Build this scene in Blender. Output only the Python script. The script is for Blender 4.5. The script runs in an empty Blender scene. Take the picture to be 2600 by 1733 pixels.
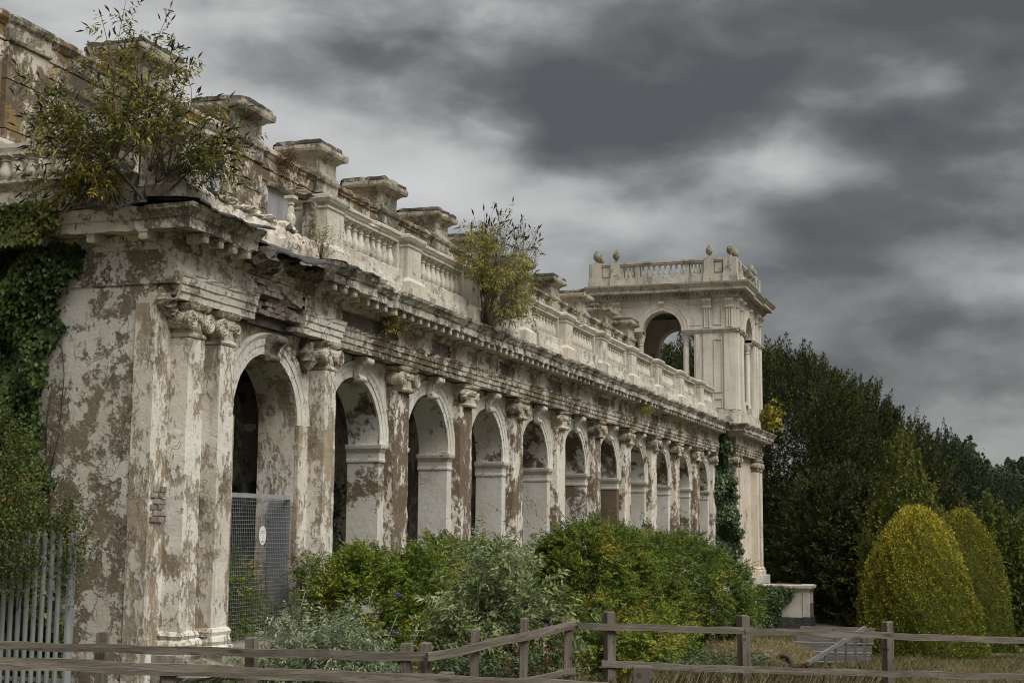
import bpy, math, random
import numpy as np
from mathutils import Vector, Matrix

R = math.radians
PI = math.pi
SC = bpy.context.scene
COL = SC.collection
random.seed(11)
RNG = np.random.default_rng(7)

# ------------------------------------------------------------------ camera
YAW, PITCH, ROLL = 0.329984, 0.129927, 0.008124
CAM = Vector((-26.061928, -11.425418, 1.587063))
fw = Vector((math.cos(YAW) * math.cos(PITCH), math.sin(YAW) * math.cos(PITCH), math.sin(PITCH)))
rt = fw.cross(Vector((0, 0, 1))).normalized()
up = rt.cross(fw)
rt, up = rt * math.cos(ROLL) + up * math.sin(ROLL), up * math.cos(ROLL) - rt * math.sin(ROLL)
cd = bpy.data.cameras.new('camera')
cd.sensor_width = 36
cd.sensor_fit = 'HORIZONTAL'
cd.lens = 50.606
cd.clip_start = 0.1
cd.clip_end = 3000
cd.dof.use_dof = True
cd.dof.focus_distance = 40
cd.dof.aperture_fstop = 8.0
cam = bpy.data.objects.new('camera', cd)
COL.objects.link(cam)
m = Matrix.Identity(4)
for i in range(3):
    m[i][0], m[i][1], m[i][2], m[i][3] = rt[i], up[i], -fw[i], CAM[i]
cam.matrix_world = m
SC.camera = cam

# ------------------------------------------------------------------ node helpers
def nd(nt, t, ins=None, **attr):
    n = nt.nodes.new(t)
    for k, v in attr.items():
        setattr(n, k, v)
    for k, v in (ins or {}).items():
        if isinstance(v, bpy.types.NodeSocket):
            nt.links.new(v, n.inputs[k])
        else:
            n.inputs[k].default_value = v
    return n

def mth(nt, op, a, b=None, c=None, clamp=False):
    ins = {0: a}
    if b is not None: ins[1] = b
    if c is not None: ins[2] = c
    n = nd(nt, 'ShaderNodeMath', ins, operation=op)
    n.use_clamp = clamp
    return n.outputs[0]

def vmul(nt, v, s):
    return nd(nt, 'ShaderNodeVectorMath', {0: v, 1: s}, operation='MULTIPLY').outputs[0]

def vadd(nt, v, s):
    return nd(nt, 'ShaderNodeVectorMath', {0: v, 1: s}, operation='ADD').outputs[0]

def noise(nt, v, scale, detail=5, rough=0.55, dist=0.0):
    return nd(nt, 'ShaderNodeTexNoise', {'Vector': v, 'Scale': scale, 'Detail': detail, 'Roughness': rough, 'Distortion': dist}).outputs[0]

def c4(c):
    return (c[0], c[1], c[2], 1.0)

def mixc(nt, f, a, b, blend='MIX'):
    n = nt.nodes.new('ShaderNodeMix')
    n.data_type = 'RGBA'
    n.blend_type = blend
    for i, v in ((0, f), (6, a), (7, b)):
        if isinstance(v, bpy.types.NodeSocket):
            nt.links.new(v, n.inputs[i])
        else:
            n.inputs[i].default_value = v if i == 0 else c4(v)
    return n.outputs[2]

def step(nt, v, lo, hi):
    n = nd(nt, 'ShaderNodeMapRange', {0: v, 1: lo, 2: hi, 3: 0.0, 4: 1.0}, interpolation_type='SMOOTHSTEP')
    return n.outputs[0]

# ------------------------------------------------------------------ world: overcast sky
W = bpy.data.worlds.new('World')
SC.world = W
W.use_nodes = True
nt = W.node_tree
nt.nodes.clear()
SUN_EL, SUN_AZ = R(52), R(-118)          # azimuth measured from +X towards +Y
sky = nd(nt, 'ShaderNodeTexSky', sky_type='NISHITA')
sky.sun_disc = False
sky.sun_elevation = SUN_EL
sky.sun_rotation = R(90) - SUN_AZ
bg1 = nd(nt, 'ShaderNodeBackground', {'Color': sky.outputs[0], 'Strength': 0.05})
tc = nd(nt, 'ShaderNodeTexCoord')
dirv = nd(nt, 'ShaderNodeVectorMath', {0: tc.outputs['Generated']}, operation='NORMALIZE').outputs[0]
sp = nd(nt, 'ShaderNodeSeparateXYZ', {0: dirv})
az = mth(nt, 'ARCTAN2', sp.outputs[1], sp.outputs[0])
el = mth(nt, 'ARCSINE', sp.outputs[2])
wn = nd(nt, 'ShaderNodeTexNoise', {'Vector': dirv, 'Scale': 9.0, 'Detail': 4.0, 'Roughness': 0.5})
wv = nd(nt, 'ShaderNodeSeparateXYZ', {0: wn.outputs['Color']})
az = mth(nt, 'ADD', az, mth(nt, 'MULTIPLY', mth(nt, 'SUBTRACT', wv.outputs[0], 0.5), 0.08))
el = mth(nt, 'ADD', el, mth(nt, 'MULTIPLY', mth(nt, 'SUBTRACT', wv.outputs[1], 0.5), 0.04))
BLOBS = [(0.225, 0.299, 0.115, 0.041, 1.2), (0.32, 0.277, 0.074, 0.025, 0.75), (0.06, 0.352, 0.15, 0.036, 1.15),
         (-0.006, 0.304, 0.046, 0.036, 0.6), (0.026, 0.261, 0.074, 0.026, 0.75), (0.0, 0.213, 0.042, 0.03, 0.6),
         (0.098, 0.21, 0.059, 0.021, 0.65), (0.104, 0.176, 0.064, 0.016, 0.5), (0.01, 0.122, 0.072, 0.033, 0.5),
         (0.40, 0.343, 0.075, 0.047, 0.75), (0.253, 0.24, 0.048, 0.016, 0.45), (0.484, 0.327, 0.095, 0.041, 0.45),
         (0.28, 0.203, 0.073, 0.022, 0.22), (0.301, 0.35, 0.045, 0.028, -0.35), (0.381, 0.248, 0.073, 0.03, -0.65),
         (0.058, 0.298, 0.066, 0.023, -0.5), (0.141, 0.258, 0.034, 0.012, -0.25), (0.116, 0.24, 0.073, 0.014, -0.25),
         (0.393, 0.299, 0.054, 0.03, -0.35), (0.051, 0.187, 0.056, 0.014, -0.4), (0.538, 0.302, 0.043, 0.055, -0.3),
         (0.515, 0.27, 0.034, 0.025, -0.3), (0.081, 0.161, 0.055, 0.016, -0.2)]
tot = None
for a0, e0, sa, se, w in BLOBS:
    x = mth(nt, 'MULTIPLY', mth(nt, 'SUBTRACT', az, a0), 1 / sa)
    y = mth(nt, 'MULTIPLY', mth(nt, 'SUBTRACT', el, e0), 1 / se)
    g = mth(nt, 'EXPONENT', mth(nt, 'MULTIPLY', mth(nt, 'ADD', mth(nt, 'MULTIPLY', x, x), mth(nt, 'MULTIPLY', y, y)), -0.8))
    tot = mth(nt, 'MULTIPLY', g, w) if tot is None else mth(nt, 'MULTIPLY_ADD', g, w, tot)
zz = mth(nt, 'ADD', mth(nt, 'MAXIMUM', sp.outputs[2], 0.0), 0.30)
pl = nd(nt, 'ShaderNodeCombineXYZ', {0: mth(nt, 'DIVIDE', sp.outputs[0], zz), 1: mth(nt, 'DIVIDE', sp.outputs[1], zz), 2: 3.7}).outputs[0]
pd = vmul(nt, dirv, (1.0, 1.0, 2.1))
f1 = noise(nt, pd, 5.2, 8, 0.5, 0.12)
f2 = noise(nt, pd, 13.0, 7, 0.5, 0.2)
dens = mth(nt, 'MULTIPLY_ADD', mth(nt, 'SUBTRACT', f1, 0.5), 1.1, 0.47)
dens = mth(nt, 'MULTIPLY_ADD', mth(nt, 'SUBTRACT', f2, 0.5), 0.5, dens)
tot = mth(nt, 'MULTIPLY', tot, mth(nt, 'MULTIPLY_ADD', f2, 1.2, 0.4))
dens = mth(nt, 'MULTIPLY_ADD', tot, 0.43, dens, clamp=True)
dens = mth(nt, 'ADD', mth(nt, 'MULTIPLY', dens, 0.75), mth(nt, 'MULTIPLY', step(nt, dens, 0.2, 0.85), 0.25))
rp = nd(nt, 'ShaderNodeValToRGB', {0: dens})
cr = rp.color_ramp
cr.elements[0].position = 0.0
cr.elements[0].color = (0.53, 0.535, 0.53, 1)
cr.elements[1].position = 1.0
cr.elements[1].color = (0.069, 0.072, 0.0715, 1)
e = cr.elements.new(0.28); e.color = (0.39, 0.394, 0.388, 1)
e = cr.elements.new(0.55); e.color = (0.213, 0.217, 0.214, 1)
e = cr.elements.new(0.8); e.color = (0.107, 0.111, 0.110, 1)
# standard overcast luminance: (1 + 2 sin elevation) / 3, unity at the height of the picture's sky
cie = mth(nt, 'MULTIPLY_ADD', mth(nt, 'MAXIMUM', sp.outputs[2], 0.0), 4.0 / 3, 2.0 / 3)
bg2 = nd(nt, 'ShaderNodeBackground', {'Color': rp.outputs[0], 'Strength': mth(nt, 'MULTIPLY', cie, 0.49)})
mx = nd(nt, 'ShaderNodeMixShader', {0: 0.95, 1: bg1.outputs[0], 2: bg2.outputs[0]})
nd(nt, 'ShaderNodeOutputWorld', {0: mx.outputs[0]})

# ------------------------------------------------------------------ sun and exposure
sl = bpy.data.lights.new('sun', 'SUN')
sl.energy = 1.4
sl.angle = R(40)
sl.color = (1.0, 0.965, 0.91)
so = bpy.data.objects.new('sun', sl)
COL.objects.link(so)
sd = Vector((math.cos(SUN_EL) * math.cos(SUN_AZ), math.cos(SUN_EL) * math.sin(SUN_AZ), math.sin(SUN_EL)))
so.rotation_euler = sd.to_track_quat('Z', 'Y').to_euler()
so.location = (0, -20, 40)
SC.view_settings.view_transform = 'Standard'
SC.view_settings.look = 'None'
SC.view_settings.exposure = 1.34
SC.view_settings.gamma = 1
SC.view_settings.use_curve_mapping = False
SC.render.engine = 'CYCLES'
SC.cycles.use_denoising = True
SC.cycles.denoising_prefilter = 'ACCURATE'
SC.cycles.filter_width = 1.05
SC.cycles.max_bounces = 6
SC.cycles.diffuse_bounces = 3
SC.cycles.transparent_max_bounces = 4

# ------------------------------------------------------------------ materials
def new_mat(name):
    mt = bpy.data.materials.new(name)
    mt.use_nodes = True
    n = mt.node_tree
    n.nodes.clear()
    return mt, n

def finish(n, col, rough=0.9, height=None, dist=0.02, strength=0.6, spec=0.3, metal=0.0):
    ins = {'Base Color': col if isinstance(col, bpy.types.NodeSocket) else c4(col), 'Roughness': rough, 'Metallic': metal, 'Specular IOR Level': spec}
    b = nd(n, 'ShaderNodeBsdfPrincipled', ins)
    if height is not None:
        bp = nd(n, 'ShaderNodeBump', {'Strength': strength, 'Distance': dist, 'Height': height})
        n.links.new(bp.outputs[0], b.inputs['Normal'])
    nd(n, 'ShaderNodeOutputMaterial', {0: b.outputs[0]})

def plaster(name, paint, under1, under2, peel=0.3, scale=1.0, dirt=0.3, streak=0.3, algae=(0.055, 0.052, 0.042),
            lichen=0.0, crack=0.3, joints=0.0, off=(0, 0, 0), stretch=1.0, soft=0.012, speck=0.35):
    mt, n = new_mat(name)
    pos = vadd(n, nd(n, 'ShaderNodeNewGeometry').outputs['Position'], off)
    ps = vmul(n, pos, (1, 1, stretch))
    a = noise(n, ps, 1.25 * scale, 9, 0.63, 0.25)
    b = noise(n, ps, 7.5 * scale, 6, 0.6)
    msk = mth(n, 'ADD', mth(n, 'MULTIPLY', a, 0.68), mth(n, 'MULTIPLY', b, 0.32))
    th = 0.5 + (peel - 0.5) * 0.36
    big = noise(n, pos, 0.42, 2, 0.5)
    thv = mth(n, 'MULTIPLY_ADD', mth(n, 'SUBTRACT', big, 0.5), 0.17, th)
    d = mth(n, 'SUBTRACT', msk, thv)
    keep = step(n, d, -soft, soft)
    # small flakes
    fl = noise(n, ps, 13 * scale, 4, 0.6)
    flk = step(n, mth(n, 'MULTIPLY_ADD', mth(n, 'SUBTRACT', a, 0.5), 0.5, fl), 0.30 + 0.16 * speck, 0.33 + 0.16 * speck)
    keep = mth(n, 'MULTIPLY', keep, flk)
    ucol = mixc(n, step(n, noise(n, pos, 2.2, 5, 0.6), 0.35, 0.65), under1, under2)
    ucol = mixc(n, mth(n, 'MULTIPLY', noise(n, pos, 22, 3, 0.6), 0.5), ucol, tuple(c * 0.55 for c in under2))
    pcol = mixc(n, step(n, noise(n, pos, 0.8, 5, 0.6), 0.35, 0.7), paint, (paint[0] * 0.82, paint[1] * 0.78, paint[2] * 0.70))
    pcol = mixc(n, step(n, noise(n, pos, 34, 3, 0.6), 0.55, 0.72), pcol, tuple(c * 0.72 for c in paint))
    if joints:
        brk = nd(n, 'ShaderNodeTexBrick', {'Vector': nd(n, 'ShaderNodeCombineXYZ', {0: mth(n, 'ADD', nd(n, 'ShaderNodeSeparateXYZ', {0: pos}).outputs[0], nd(n, 'ShaderNodeSeparateXYZ', {0: pos}).outputs[1]), 1: nd(n, 'ShaderNodeSeparateXYZ', {0: pos}).outputs[2]}).outputs[0],
                 'Scale': 1.0, 'Mortar Size': 0.006, 'Brick Width': 0.225, 'Row Height': 0.075, 'Color1': (1, 1, 1, 1), 'Color2': (0.75, 0.75, 0.75, 1), 'Mortar': (0.25, 0.25, 0.25, 1)})
        ucol = mixc(n, joints, ucol, mixc(n, 1.0, ucol, (1, 1, 1), 'MULTIPLY'))
        jn = n.nodes.new('ShaderNodeMix'); jn.data_type = 'RGBA'; jn.blend_type = 'MULTIPLY'; jn.inputs[0].default_value = joints
        n.links.new(ucol, jn.inputs[6]); n.links.new(brk.outputs[0], jn.inputs[7])
        ucol = jn.outputs[2]
        jp = n.nodes.new('ShaderNodeMix'); jp.data_type = 'RGBA'; jp.blend_type = 'MULTIPLY'; jp.inputs[0].default_value = joints * 0.35
        n.links.new(pcol, jp.inputs[6]); n.links.new(brk.outputs[0], jp.inputs[7])
        pcol = jp.outputs[2]
    mid = mixc(n, 0.45, paint, under1)
    kmid = step(n, d, -0.032 - soft, -0.032 + soft)
    ucol = mixc(n, mth(n, 'MULTIPLY', kmid, 0.75), ucol, mixc(n, step(n, noise(n, pos, 6, 4, 0.6), 0.4, 0.6), mid, under1))
    fleck = step(n, mth(n, 'MULTIPLY_ADD', d, 1.4, noise(n, ps, 19 * scale, 5, 0.62)), 0.56, 0.60)
    ucol = mixc(n, mth(n, 'MULTIPLY', fleck, 0.8), ucol, paint)
    col = mixc(n, keep, ucol, pcol)
    # thin dark lip where the paint has curled away
    lip = mth(n, 'MULTIPLY', step(n, d, -0.016, -0.002), mth(n, 'SUBTRACT', 1.0, step(n, d, 0.001, 0.006)))
    col = mixc(n, mth(n, 'MULTIPLY', lip, 0.45), col, tuple(c * 0.45 for c in under2))
    if crack:
        wp = vadd(n, pos, nd(n, 'ShaderNodeVectorMath', {0: nd(n, 'ShaderNodeTexNoise', {'Vector': pos, 'Scale': 3.0, 'Detail': 4.0}).outputs['Color'], 1: (0.5, 0.5, 0.5)}, operation='MULTIPLY').outputs[0])
        vo = nd(n, 'ShaderNodeTexVoronoi', {'Vector': vmul(n, wp, (1, 1, 0.7)), 'Scale': 1.25}, feature='DISTANCE_TO_EDGE')
        ck = mth(n, 'SUBTRACT', 1.0, step(n, vo.outputs['Distance'], 0.003, 0.010))
        ck = mth(n, 'MULTIPLY', ck, step(n, noise(n, pos, 1.4, 3), 0.46, 0.56))
        ck = mth(n, 'MULTIPLY', ck, crack)
        col = mixc(n, ck, col, (0.05, 0.042, 0.033))
    else:
        ck = None
    # rain streaks and algae
    st = noise(n, vmul(n, pos, (5.5, 5.5, 0.5)), 1.0, 6, 0.62)
    col = mixc(n, mth(n, 'MULTIPLY', step(n, st, 0.5, 0.72), streak), col, (0.11, 0.098, 0.078))
    al = noise(n, vmul(n, pos, (1, 1, 0.6)), 1.0, 9, 0.66)
    alf = noise(n, pos, 16, 4, 0.65)
    am = mth(n, 'ADD', mth(n, 'MULTIPLY', al, 0.75), mth(n, 'MULTIPLY', alf, 0.25))
    al_m = step(n, am, 0.62 - 0.2 * dirt, 0.69 - 0.2 * dirt)
    col = mixc(n, mth(n, 'MULTIPLY', al_m, min(0.9, 0.45 + dirt * 0.6)), col, algae)
    if lichen:
        lc = step(n, noise(n, pos, 1.7, 7, 0.6), 0.66 - 0.15 * lichen, 0.70 - 0.15 * lichen)
        col = mixc(n, mth(n, 'MULTIPLY', lc, 0.75), col, (0.26, 0.17, 0.055))
    h = mth(n, 'ADD', mth(n, 'ADD', mth(n, 'MULTIPLY', keep, 0.6), mth(n, 'MULTIPLY', kmid, 0.25)), mth(n, 'MULTIPLY', noise(n, pos, 9, 6, 0.65), 0.7))
    if ck is not None:
        h = mth(n, 'SUBTRACT', h, ck)
    finish(n, col, 0.92, h, 0.03, 0.75)
    return mt

CREAM = (0.71, 0.675, 0.605)
WHITE = (0.70, 0.685, 0.63)
M = {}
M['endwall'] = plaster('end wall peeling render', (0.66, 0.63, 0.57), (0.27, 0.215, 0.15), (0.18, 0.145, 0.10), 0.50, 2.5, 0.30, 0.2, joints=0.2, crack=0.5, algae=(0.10, 0.09, 0.075))
M['pilaster'] = plaster('flaking cream pilaster paint', CREAM, (0.43, 0.355, 0.26), (0.29, 0.225, 0.155), 0.45, 2.3, 0.30, 0.38, stretch=0.5, crack=0.35)
M['column'] = plaster('brown peeling column render', CREAM, (0.215, 0.155, 0.105), (0.165, 0.12, 0.082), 0.43, 1.7, 0.06, 0.08, stretch=0.6, crack=0.15, off=(3, 0, 11))
M['column_bare'] = plaster('bare brown column render', CREAM, (0.205, 0.148, 0.10), (0.16, 0.117, 0.08), 0.58, 1.7, 0.06, 0.08, stretch=0.55, crack=0.15, off=(3, 0, 11))
M['pier'] = plaster('pale painted pier', (0.62, 0.605, 0.56), (0.21, 0.155, 0.10), (0.14, 0.11, 0.08), 0.20, 0.9, 0.03, 0.16, crack=0.4, off=(7, 2, 5), speck=0.0)
M['pier_worn'] = plaster('worn painted pier', (0.62, 0.605, 0.56), (0.20, 0.145, 0.098), (0.14, 0.105, 0.075), 0.36, 0.9, 0.0, 0.06, crack=0.25, off=(2, 9, 1), speck=0.1)
M['pier_bare'] = plaster('bare brown pier render', (0.60, 0.58, 0.53), (0.185, 0.135, 0.09), (0.14, 0.105, 0.072), 0.80, 0.8, 0.0, 0.06, crack=0.1, off=(2, 9, 1), speck=0.2)
M['soffit'] = plaster('peeling arch soffit', (0.62, 0.605, 0.56), (0.17, 0.128, 0.09), (0.095, 0.075, 0.055), 0.50, 0.8, 0.12, 0.1, crack=0.2, off=(5, 3, 8), speck=0.1)
M['arch'] = plaster('weathered archivolt', WHITE, (0.27, 0.20, 0.135), (0.18, 0.14, 0.10), 0.27, 1.3, 0.2, 0.35, crack=0.6)
M['spandrel'] = plaster('flaking spandrel', CREAM, (0.33, 0.26, 0.18), (0.2, 0.15, 0.10), 0.28, 1.2, 0.15, 0.2, crack=0.5)
M['arcent'] = plaster('architrave peeling to brick', CREAM, (0.30, 0.225, 0.15), (0.17, 0.125, 0.085), 0.53, 1.5, 0.42, 0.6, joints=0.9, crack=0.3, algae=(0.085, 0.068, 0.05))
M['pavent'] = plaster('pavilion architrave', CREAM, (0.42, 0.345, 0.25), (0.3, 0.235, 0.16), 0.33, 1.2, 0.12, 0.25, crack=0.6)
M['frieze'] = plaster('stained frieze', (0.62, 0.56, 0.46), (0.31, 0.25, 0.18), (0.2, 0.165, 0.12), 0.45, 1.5, 0.42, 0.65, lichen=0.25, crack=0.5)
M['capital'] = plaster('decayed capital', (0.62, 0.565, 0.475), (0.34, 0.275, 0.20), (0.2, 0.16, 0.115), 0.40, 3.0, 0.38, 0.5, crack=0.0)
M['core'] = plaster('exposed rough core', (0.34, 0.305, 0.26), (0.24, 0.205, 0.165), (0.15, 0.125, 0.10), 0.62, 2.2, 0.4, 0.3, joints=0.5, crack=0.0)
M['cornice'] = plaster('grimy cornice', (0.64, 0.61, 0.54), (0.33, 0.28, 0.21), (0.20, 0.17, 0.13), 0.42, 2.2, 0.42, 0.55, crack=0.2)
M['balustrade'] = plaster('cream balustrade', (0.62, 0.59, 0.525), (0.4, 0.35, 0.27), (0.3, 0.26, 0.2), 0.18, 1.6, 0.3, 0.5, crack=0.3, algae=(0.15, 0.135, 0.105))
M['plinth'] = plaster('streaked balustrade plinth', (0.60, 0.57, 0.505), (0.38, 0.33, 0.26), (0.27, 0.235, 0.18), 0.30, 1.8, 0.46, 0.65, crack=0.3, algae=(0.13, 0.125, 0.10))
M['rearwall'] = plaster('peeling rear wall', (0.60, 0.55, 0.46), (0.215, 0.155, 0.095), (0.125, 0.095, 0.062), 0.56, 1.5, 0.46, 0.55, lichen=0.45, crack=0.3, stretch=0.8, off=(1, 4, 2))
M['cap'] = plaster('mossy stone cap', (0.48, 0.44, 0.365), (0.29, 0.25, 0.19), (0.2, 0.17, 0.125), 0.40, 1.8, 0.55, 0.5, lichen=0.15, crack=0.25)
M['captop'] = plaster('black mossy cap slab', (0.40, 0.36, 0.30), (0.15, 0.125, 0.095), (0.07, 0.06, 0.05), 0.62, 3.0, 0.8, 0.2, crack=0.0)
M['tower'] = plaster('tower cream stucco', (0.66, 0.625, 0.56), (0.42, 0.35, 0.26), (0.33, 0.27, 0.2), 0.06, 0.9, 0.10, 0.32, crack=0.12, speck=0.0, algae=(0.2, 0.175, 0.135))
M['towertrim'] = plaster('tower grey trim', (0.48, 0.455, 0.40), (0.32, 0.285, 0.225), (0.25, 0.22, 0.17), 0.25, 1.5, 0.40, 0.55, crack=0.15, algae=(0.14, 0.128, 0.10))
M['towerlow'] = plaster('tower lower stucco', (0.66, 0.595, 0.50), (0.30, 0.215, 0.145), (0.2, 0.15, 0.105), 0.22, 0.8, 0.05, 0.2, crack=0.25)
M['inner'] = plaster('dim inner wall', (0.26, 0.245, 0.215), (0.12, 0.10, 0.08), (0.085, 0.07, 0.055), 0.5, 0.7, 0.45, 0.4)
M['finial'] = plaster('lichened stone', (0.30, 0.275, 0.215), (0.2, 0.17, 0.125), (0.14, 0.12, 0.09), 0.4, 3, 0.3, 0.2, crack=0.0)
M['pedestal'] = plaster('pale pedestal', (0.55, 0.52, 0.47), (0.3, 0.25, 0.2), (0.2, 0.17, 0.13), 0.18, 1.2, 0.2, 0.3)
M['rubble'] = plaster('rubble', (0.62, 0.565, 0.48), (0.36, 0.3, 0.235), (0.24, 0.2, 0.155), 0.35, 2.5, 0.35, 0.25, crack=0.2)

def simple(name, c1, c2, scale=8, rough=0.85, bump=0.3, stretch=(1, 1, 1), metal=0.0, spec=0.3, c3=None):
    mt, n = new_mat(name)
    pos = nd(n, 'ShaderNodeNewGeometry').outputs['Position']
    v = vmul(n, pos, stretch)
    a = noise(n, v, scale, 7, 0.62)
    col = mixc(n, step(n, a, 0.33, 0.67), c1, c2)
    if c3:
        col = mixc(n, step(n, noise(n, pos, scale * 0.35, 6, 0.6), 0.52, 0.64), col, c3)
    finish(n, col, rough, noise(n, v, scale * 2.5, 5, 0.6), 0.02, bump, spec, metal)
    return mt

M['lead'] = simple('old black lead', (0.03, 0.03, 0.032), (0.075, 0.073, 0.07), 5, 0.6, 0.4)
M['brickA'] = simple('grey brick', (0.36, 0.33, 0.295), (0.20, 0.178, 0.155), 14, 0.95, 0.8)
M['brickB'] = simple('brown brick', (0.28, 0.22, 0.175), (0.15, 0.12, 0.097), 14, 0.95, 0.8)
M['void'] = simple('mortar backing', (0.10, 0.085, 0.07), (0.045, 0.038, 0.03), 12, 0.95, 1.0)
M['steel'] = simple('galvanised steel', (0.40, 0.41, 0.415), (0.30, 0.31, 0.32), 6, 0.5, 0.1, metal=0.35, spec=0.5)
M['steel_dark'] = simple('grey steel plate', (0.235, 0.25, 0.265), (0.18, 0.19, 0.205), 6, 0.55, 0.1, spec=0.4)
M['pale_steel'] = simple('pale palisade coating', (0.26, 0.268, 0.265), (0.18, 0.187, 0.187), 2.2, 0.5, 0.08, stretch=(4, 4, 0.8), spec=0.4)
M['white'] = simple('white sign plate', (0.72, 0.72, 0.71), (0.62, 0.63, 0.62), 9, 0.5, 0.05)
M['print'] = simple('grey print', (0.40, 0.40, 0.41), (0.48, 0.48, 0.49), 9, 0.6, 0.0)
M['teal'] = simple('faded teal print', (0.26, 0.33, 0.32), (0.42, 0.46, 0.44), 30, 0.6, 0.0)
M['board'] = simple('grey window board', (0.335, 0.345, 0.355), (0.235, 0.24, 0.245), 1.6, 0.8, 0.2, stretch=(5, 5, 0.35))
M['bark'] = simple('bark', (0.11, 0.085, 0.06), (0.055, 0.042, 0.03), 9, 0.95, 0.9, stretch=(1, 1, 0.3))
M['twig'] = simple('dry twig', (0.13, 0.10, 0.065), (0.075, 0.055, 0.038), 12, 0.9, 0.3)
M['pale_twig'] = simple('pale green stalk', (0.34, 0.36, 0.27), (0.24, 0.26, 0.18), 12, 0.8, 0.1)
M['pigeon'] = simple('grey feathers', (0.18, 0.20, 0.24), (0.12, 0.13, 0.16), 18, 0.8, 0.1)
M['plank'] = simple('grey plank', (0.175, 0.165, 0.155), (0.10, 0.095, 0.09), 3, 0.9, 0.4, stretch=(0.6, 0.6, 8))
M['stone'] = simple('broken stone', (0.33, 0.30, 0.26), (0.18, 0.16, 0.13), 6, 0.95, 0.9, c3=(0.10, 0.10, 0.06))
M['pipe_shade'] = simple('dark earth', (0.05, 0.042, 0.03), (0.025, 0.022, 0.017), 6, 0.95, 0.8)  # near-black colour standing for the shade inside the culvert pipe

def wood(name, c1, c2, c3, stretch):
    mt, n = new_mat(name)
    oi = nd(n, 'ShaderNodeObjectInfo')
    pos = nd(n, 'ShaderNodeTexCoord').outputs['Object']
    shift = nd(n, 'ShaderNodeVectorMath', {0: pos, 1: nd(n, 'ShaderNodeCombineXYZ', {0: mth(n, 'MULTIPLY', oi.outputs['Random'], 37.0), 1: 0.0, 2: 0.0}).outputs[0]}, operation='ADD').outputs[0]
    v = vmul(n, shift, stretch)
    g = noise(n, v, 1.0, 8, 0.62, 0.3)
    g2 = noise(n, vmul(n, v, (1, 3, 3)), 2.2, 4, 0.6)
    col = mixc(n, step(n, g, 0.36, 0.66), c1, c2)
    col = mixc(n, step(n, g2, 0.56, 0.68), col, c3)
    col = mixc(n, step(n, noise(n, shift, 1.6, 5, 0.6), 0.5, 0.66), col, tuple(c * 0.62 for c in c1))
    kn = nd(n, 'ShaderNodeTexVoronoi', {'Vector': vmul(n, shift, (1.6, 6, 6)), 'Scale': 1.0})
    kk = mth(n, 'SUBTRACT', 1.0, step(n, kn.outputs['Distance'], 0.10, 0.2))
    col = mixc(n, mth(n, 'MULTIPLY', kk, 0.8), col, (0.05, 0.042, 0.035))
    finish(n, col, 0.9, g2, 0.008, 0.9)
    return mt

M['rail'] = wood('weathered rail timber', (0.205, 0.177, 0.142), (0.10, 0.084, 0.066), (0.048, 0.04, 0.031), (1.2, 22, 22))
M['post'] = wood('weathered post timber', (0.19, 0.162, 0.13), (0.10, 0.083, 0.065), (0.048, 0.04, 0.031), (22, 22, 1.2))

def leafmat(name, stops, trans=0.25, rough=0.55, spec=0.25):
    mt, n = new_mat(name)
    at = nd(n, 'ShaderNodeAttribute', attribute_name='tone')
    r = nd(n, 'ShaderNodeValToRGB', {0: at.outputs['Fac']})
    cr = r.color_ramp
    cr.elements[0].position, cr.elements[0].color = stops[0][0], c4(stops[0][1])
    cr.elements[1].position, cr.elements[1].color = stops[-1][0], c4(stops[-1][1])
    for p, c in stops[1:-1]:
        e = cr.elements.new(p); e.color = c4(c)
    b = nd(n, 'ShaderNodeBsdfPrincipled', {'Base Color': r.outputs[0], 'Roughness': rough, 'Specular IOR Level': spec})
    t = nd(n, 'ShaderNodeBsdfTranslucent', {'Color': r.outputs[0]})
    s = nd(n, 'ShaderNodeMixShader', {0: trans, 1: b.outputs[0], 2: t.outputs[0]})
    nd(n, 'ShaderNodeOutputMaterial', {0: s.outputs[0]})
    return mt

M['lf_wist'] = leafmat('pinnate shrub leaf', [(0, (0.070, 0.111, 0.020)), (0.45, (0.141, 0.196, 0.026)), (0.8, (0.251, 0.282, 0.036)), (1, (0.542, 0.341, 0.047))])
M['lf_wist_y'] = leafmat('yellowing pinnate leaf', [(0, (0.067, 0.112, 0.020)), (0.45, (0.152, 0.198, 0.030)), (0.8, (0.244, 0.251, 0.037)), (1, (0.366, 0.251, 0.047))])
M['lf_wist_d'] = leafmat('dark pinnate leaf', [(0, (0.051, 0.087, 0.018)), (0.5, (0.109, 0.159, 0.024)), (0.85, (0.193, 0.224, 0.033)), (1, (0.362, 0.287, 0.044))])
M['lf_grey'] = leafmat('grey green leaf', [(0, (0.097, 0.132, 0.054)), (0.5, (0.184, 0.224, 0.094)), (0.85, (0.408, 0.428, 0.214)), (1, (0.600, 0.600, 0.353))])
M['lf_silver'] = leafmat('silver green leaf', [(0, (0.128, 0.166, 0.087)), (0.5, (0.267, 0.311, 0.185)), (1, (0.508, 0.547, 0.371))])
M['lf_ivy'] = leafmat('ivy leaf', [(0, (0.018, 0.034, 0.011)), (0.5, (0.044, 0.075, 0.019)), (1, (0.117, 0.156, 0.032))], 0.1, 0.4, 0.4)
M['lf_rose'] = leafmat('rose leaf', [(0, (0.050, 0.073, 0.022)), (0.6, (0.104, 0.130, 0.032)), (1, (0.203, 0.195, 0.044))])
M['lf_bush'] = leafmat('roof buddleia leaf', [(0, (0.066, 0.088, 0.029)), (0.5, (0.145, 0.155, 0.042)), (0.86, (0.350, 0.281, 0.053)), (0.96, (0.600, 0.479, 0.053)), (1, (0.600, 0.416, 0.053))], 0.3)
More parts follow.
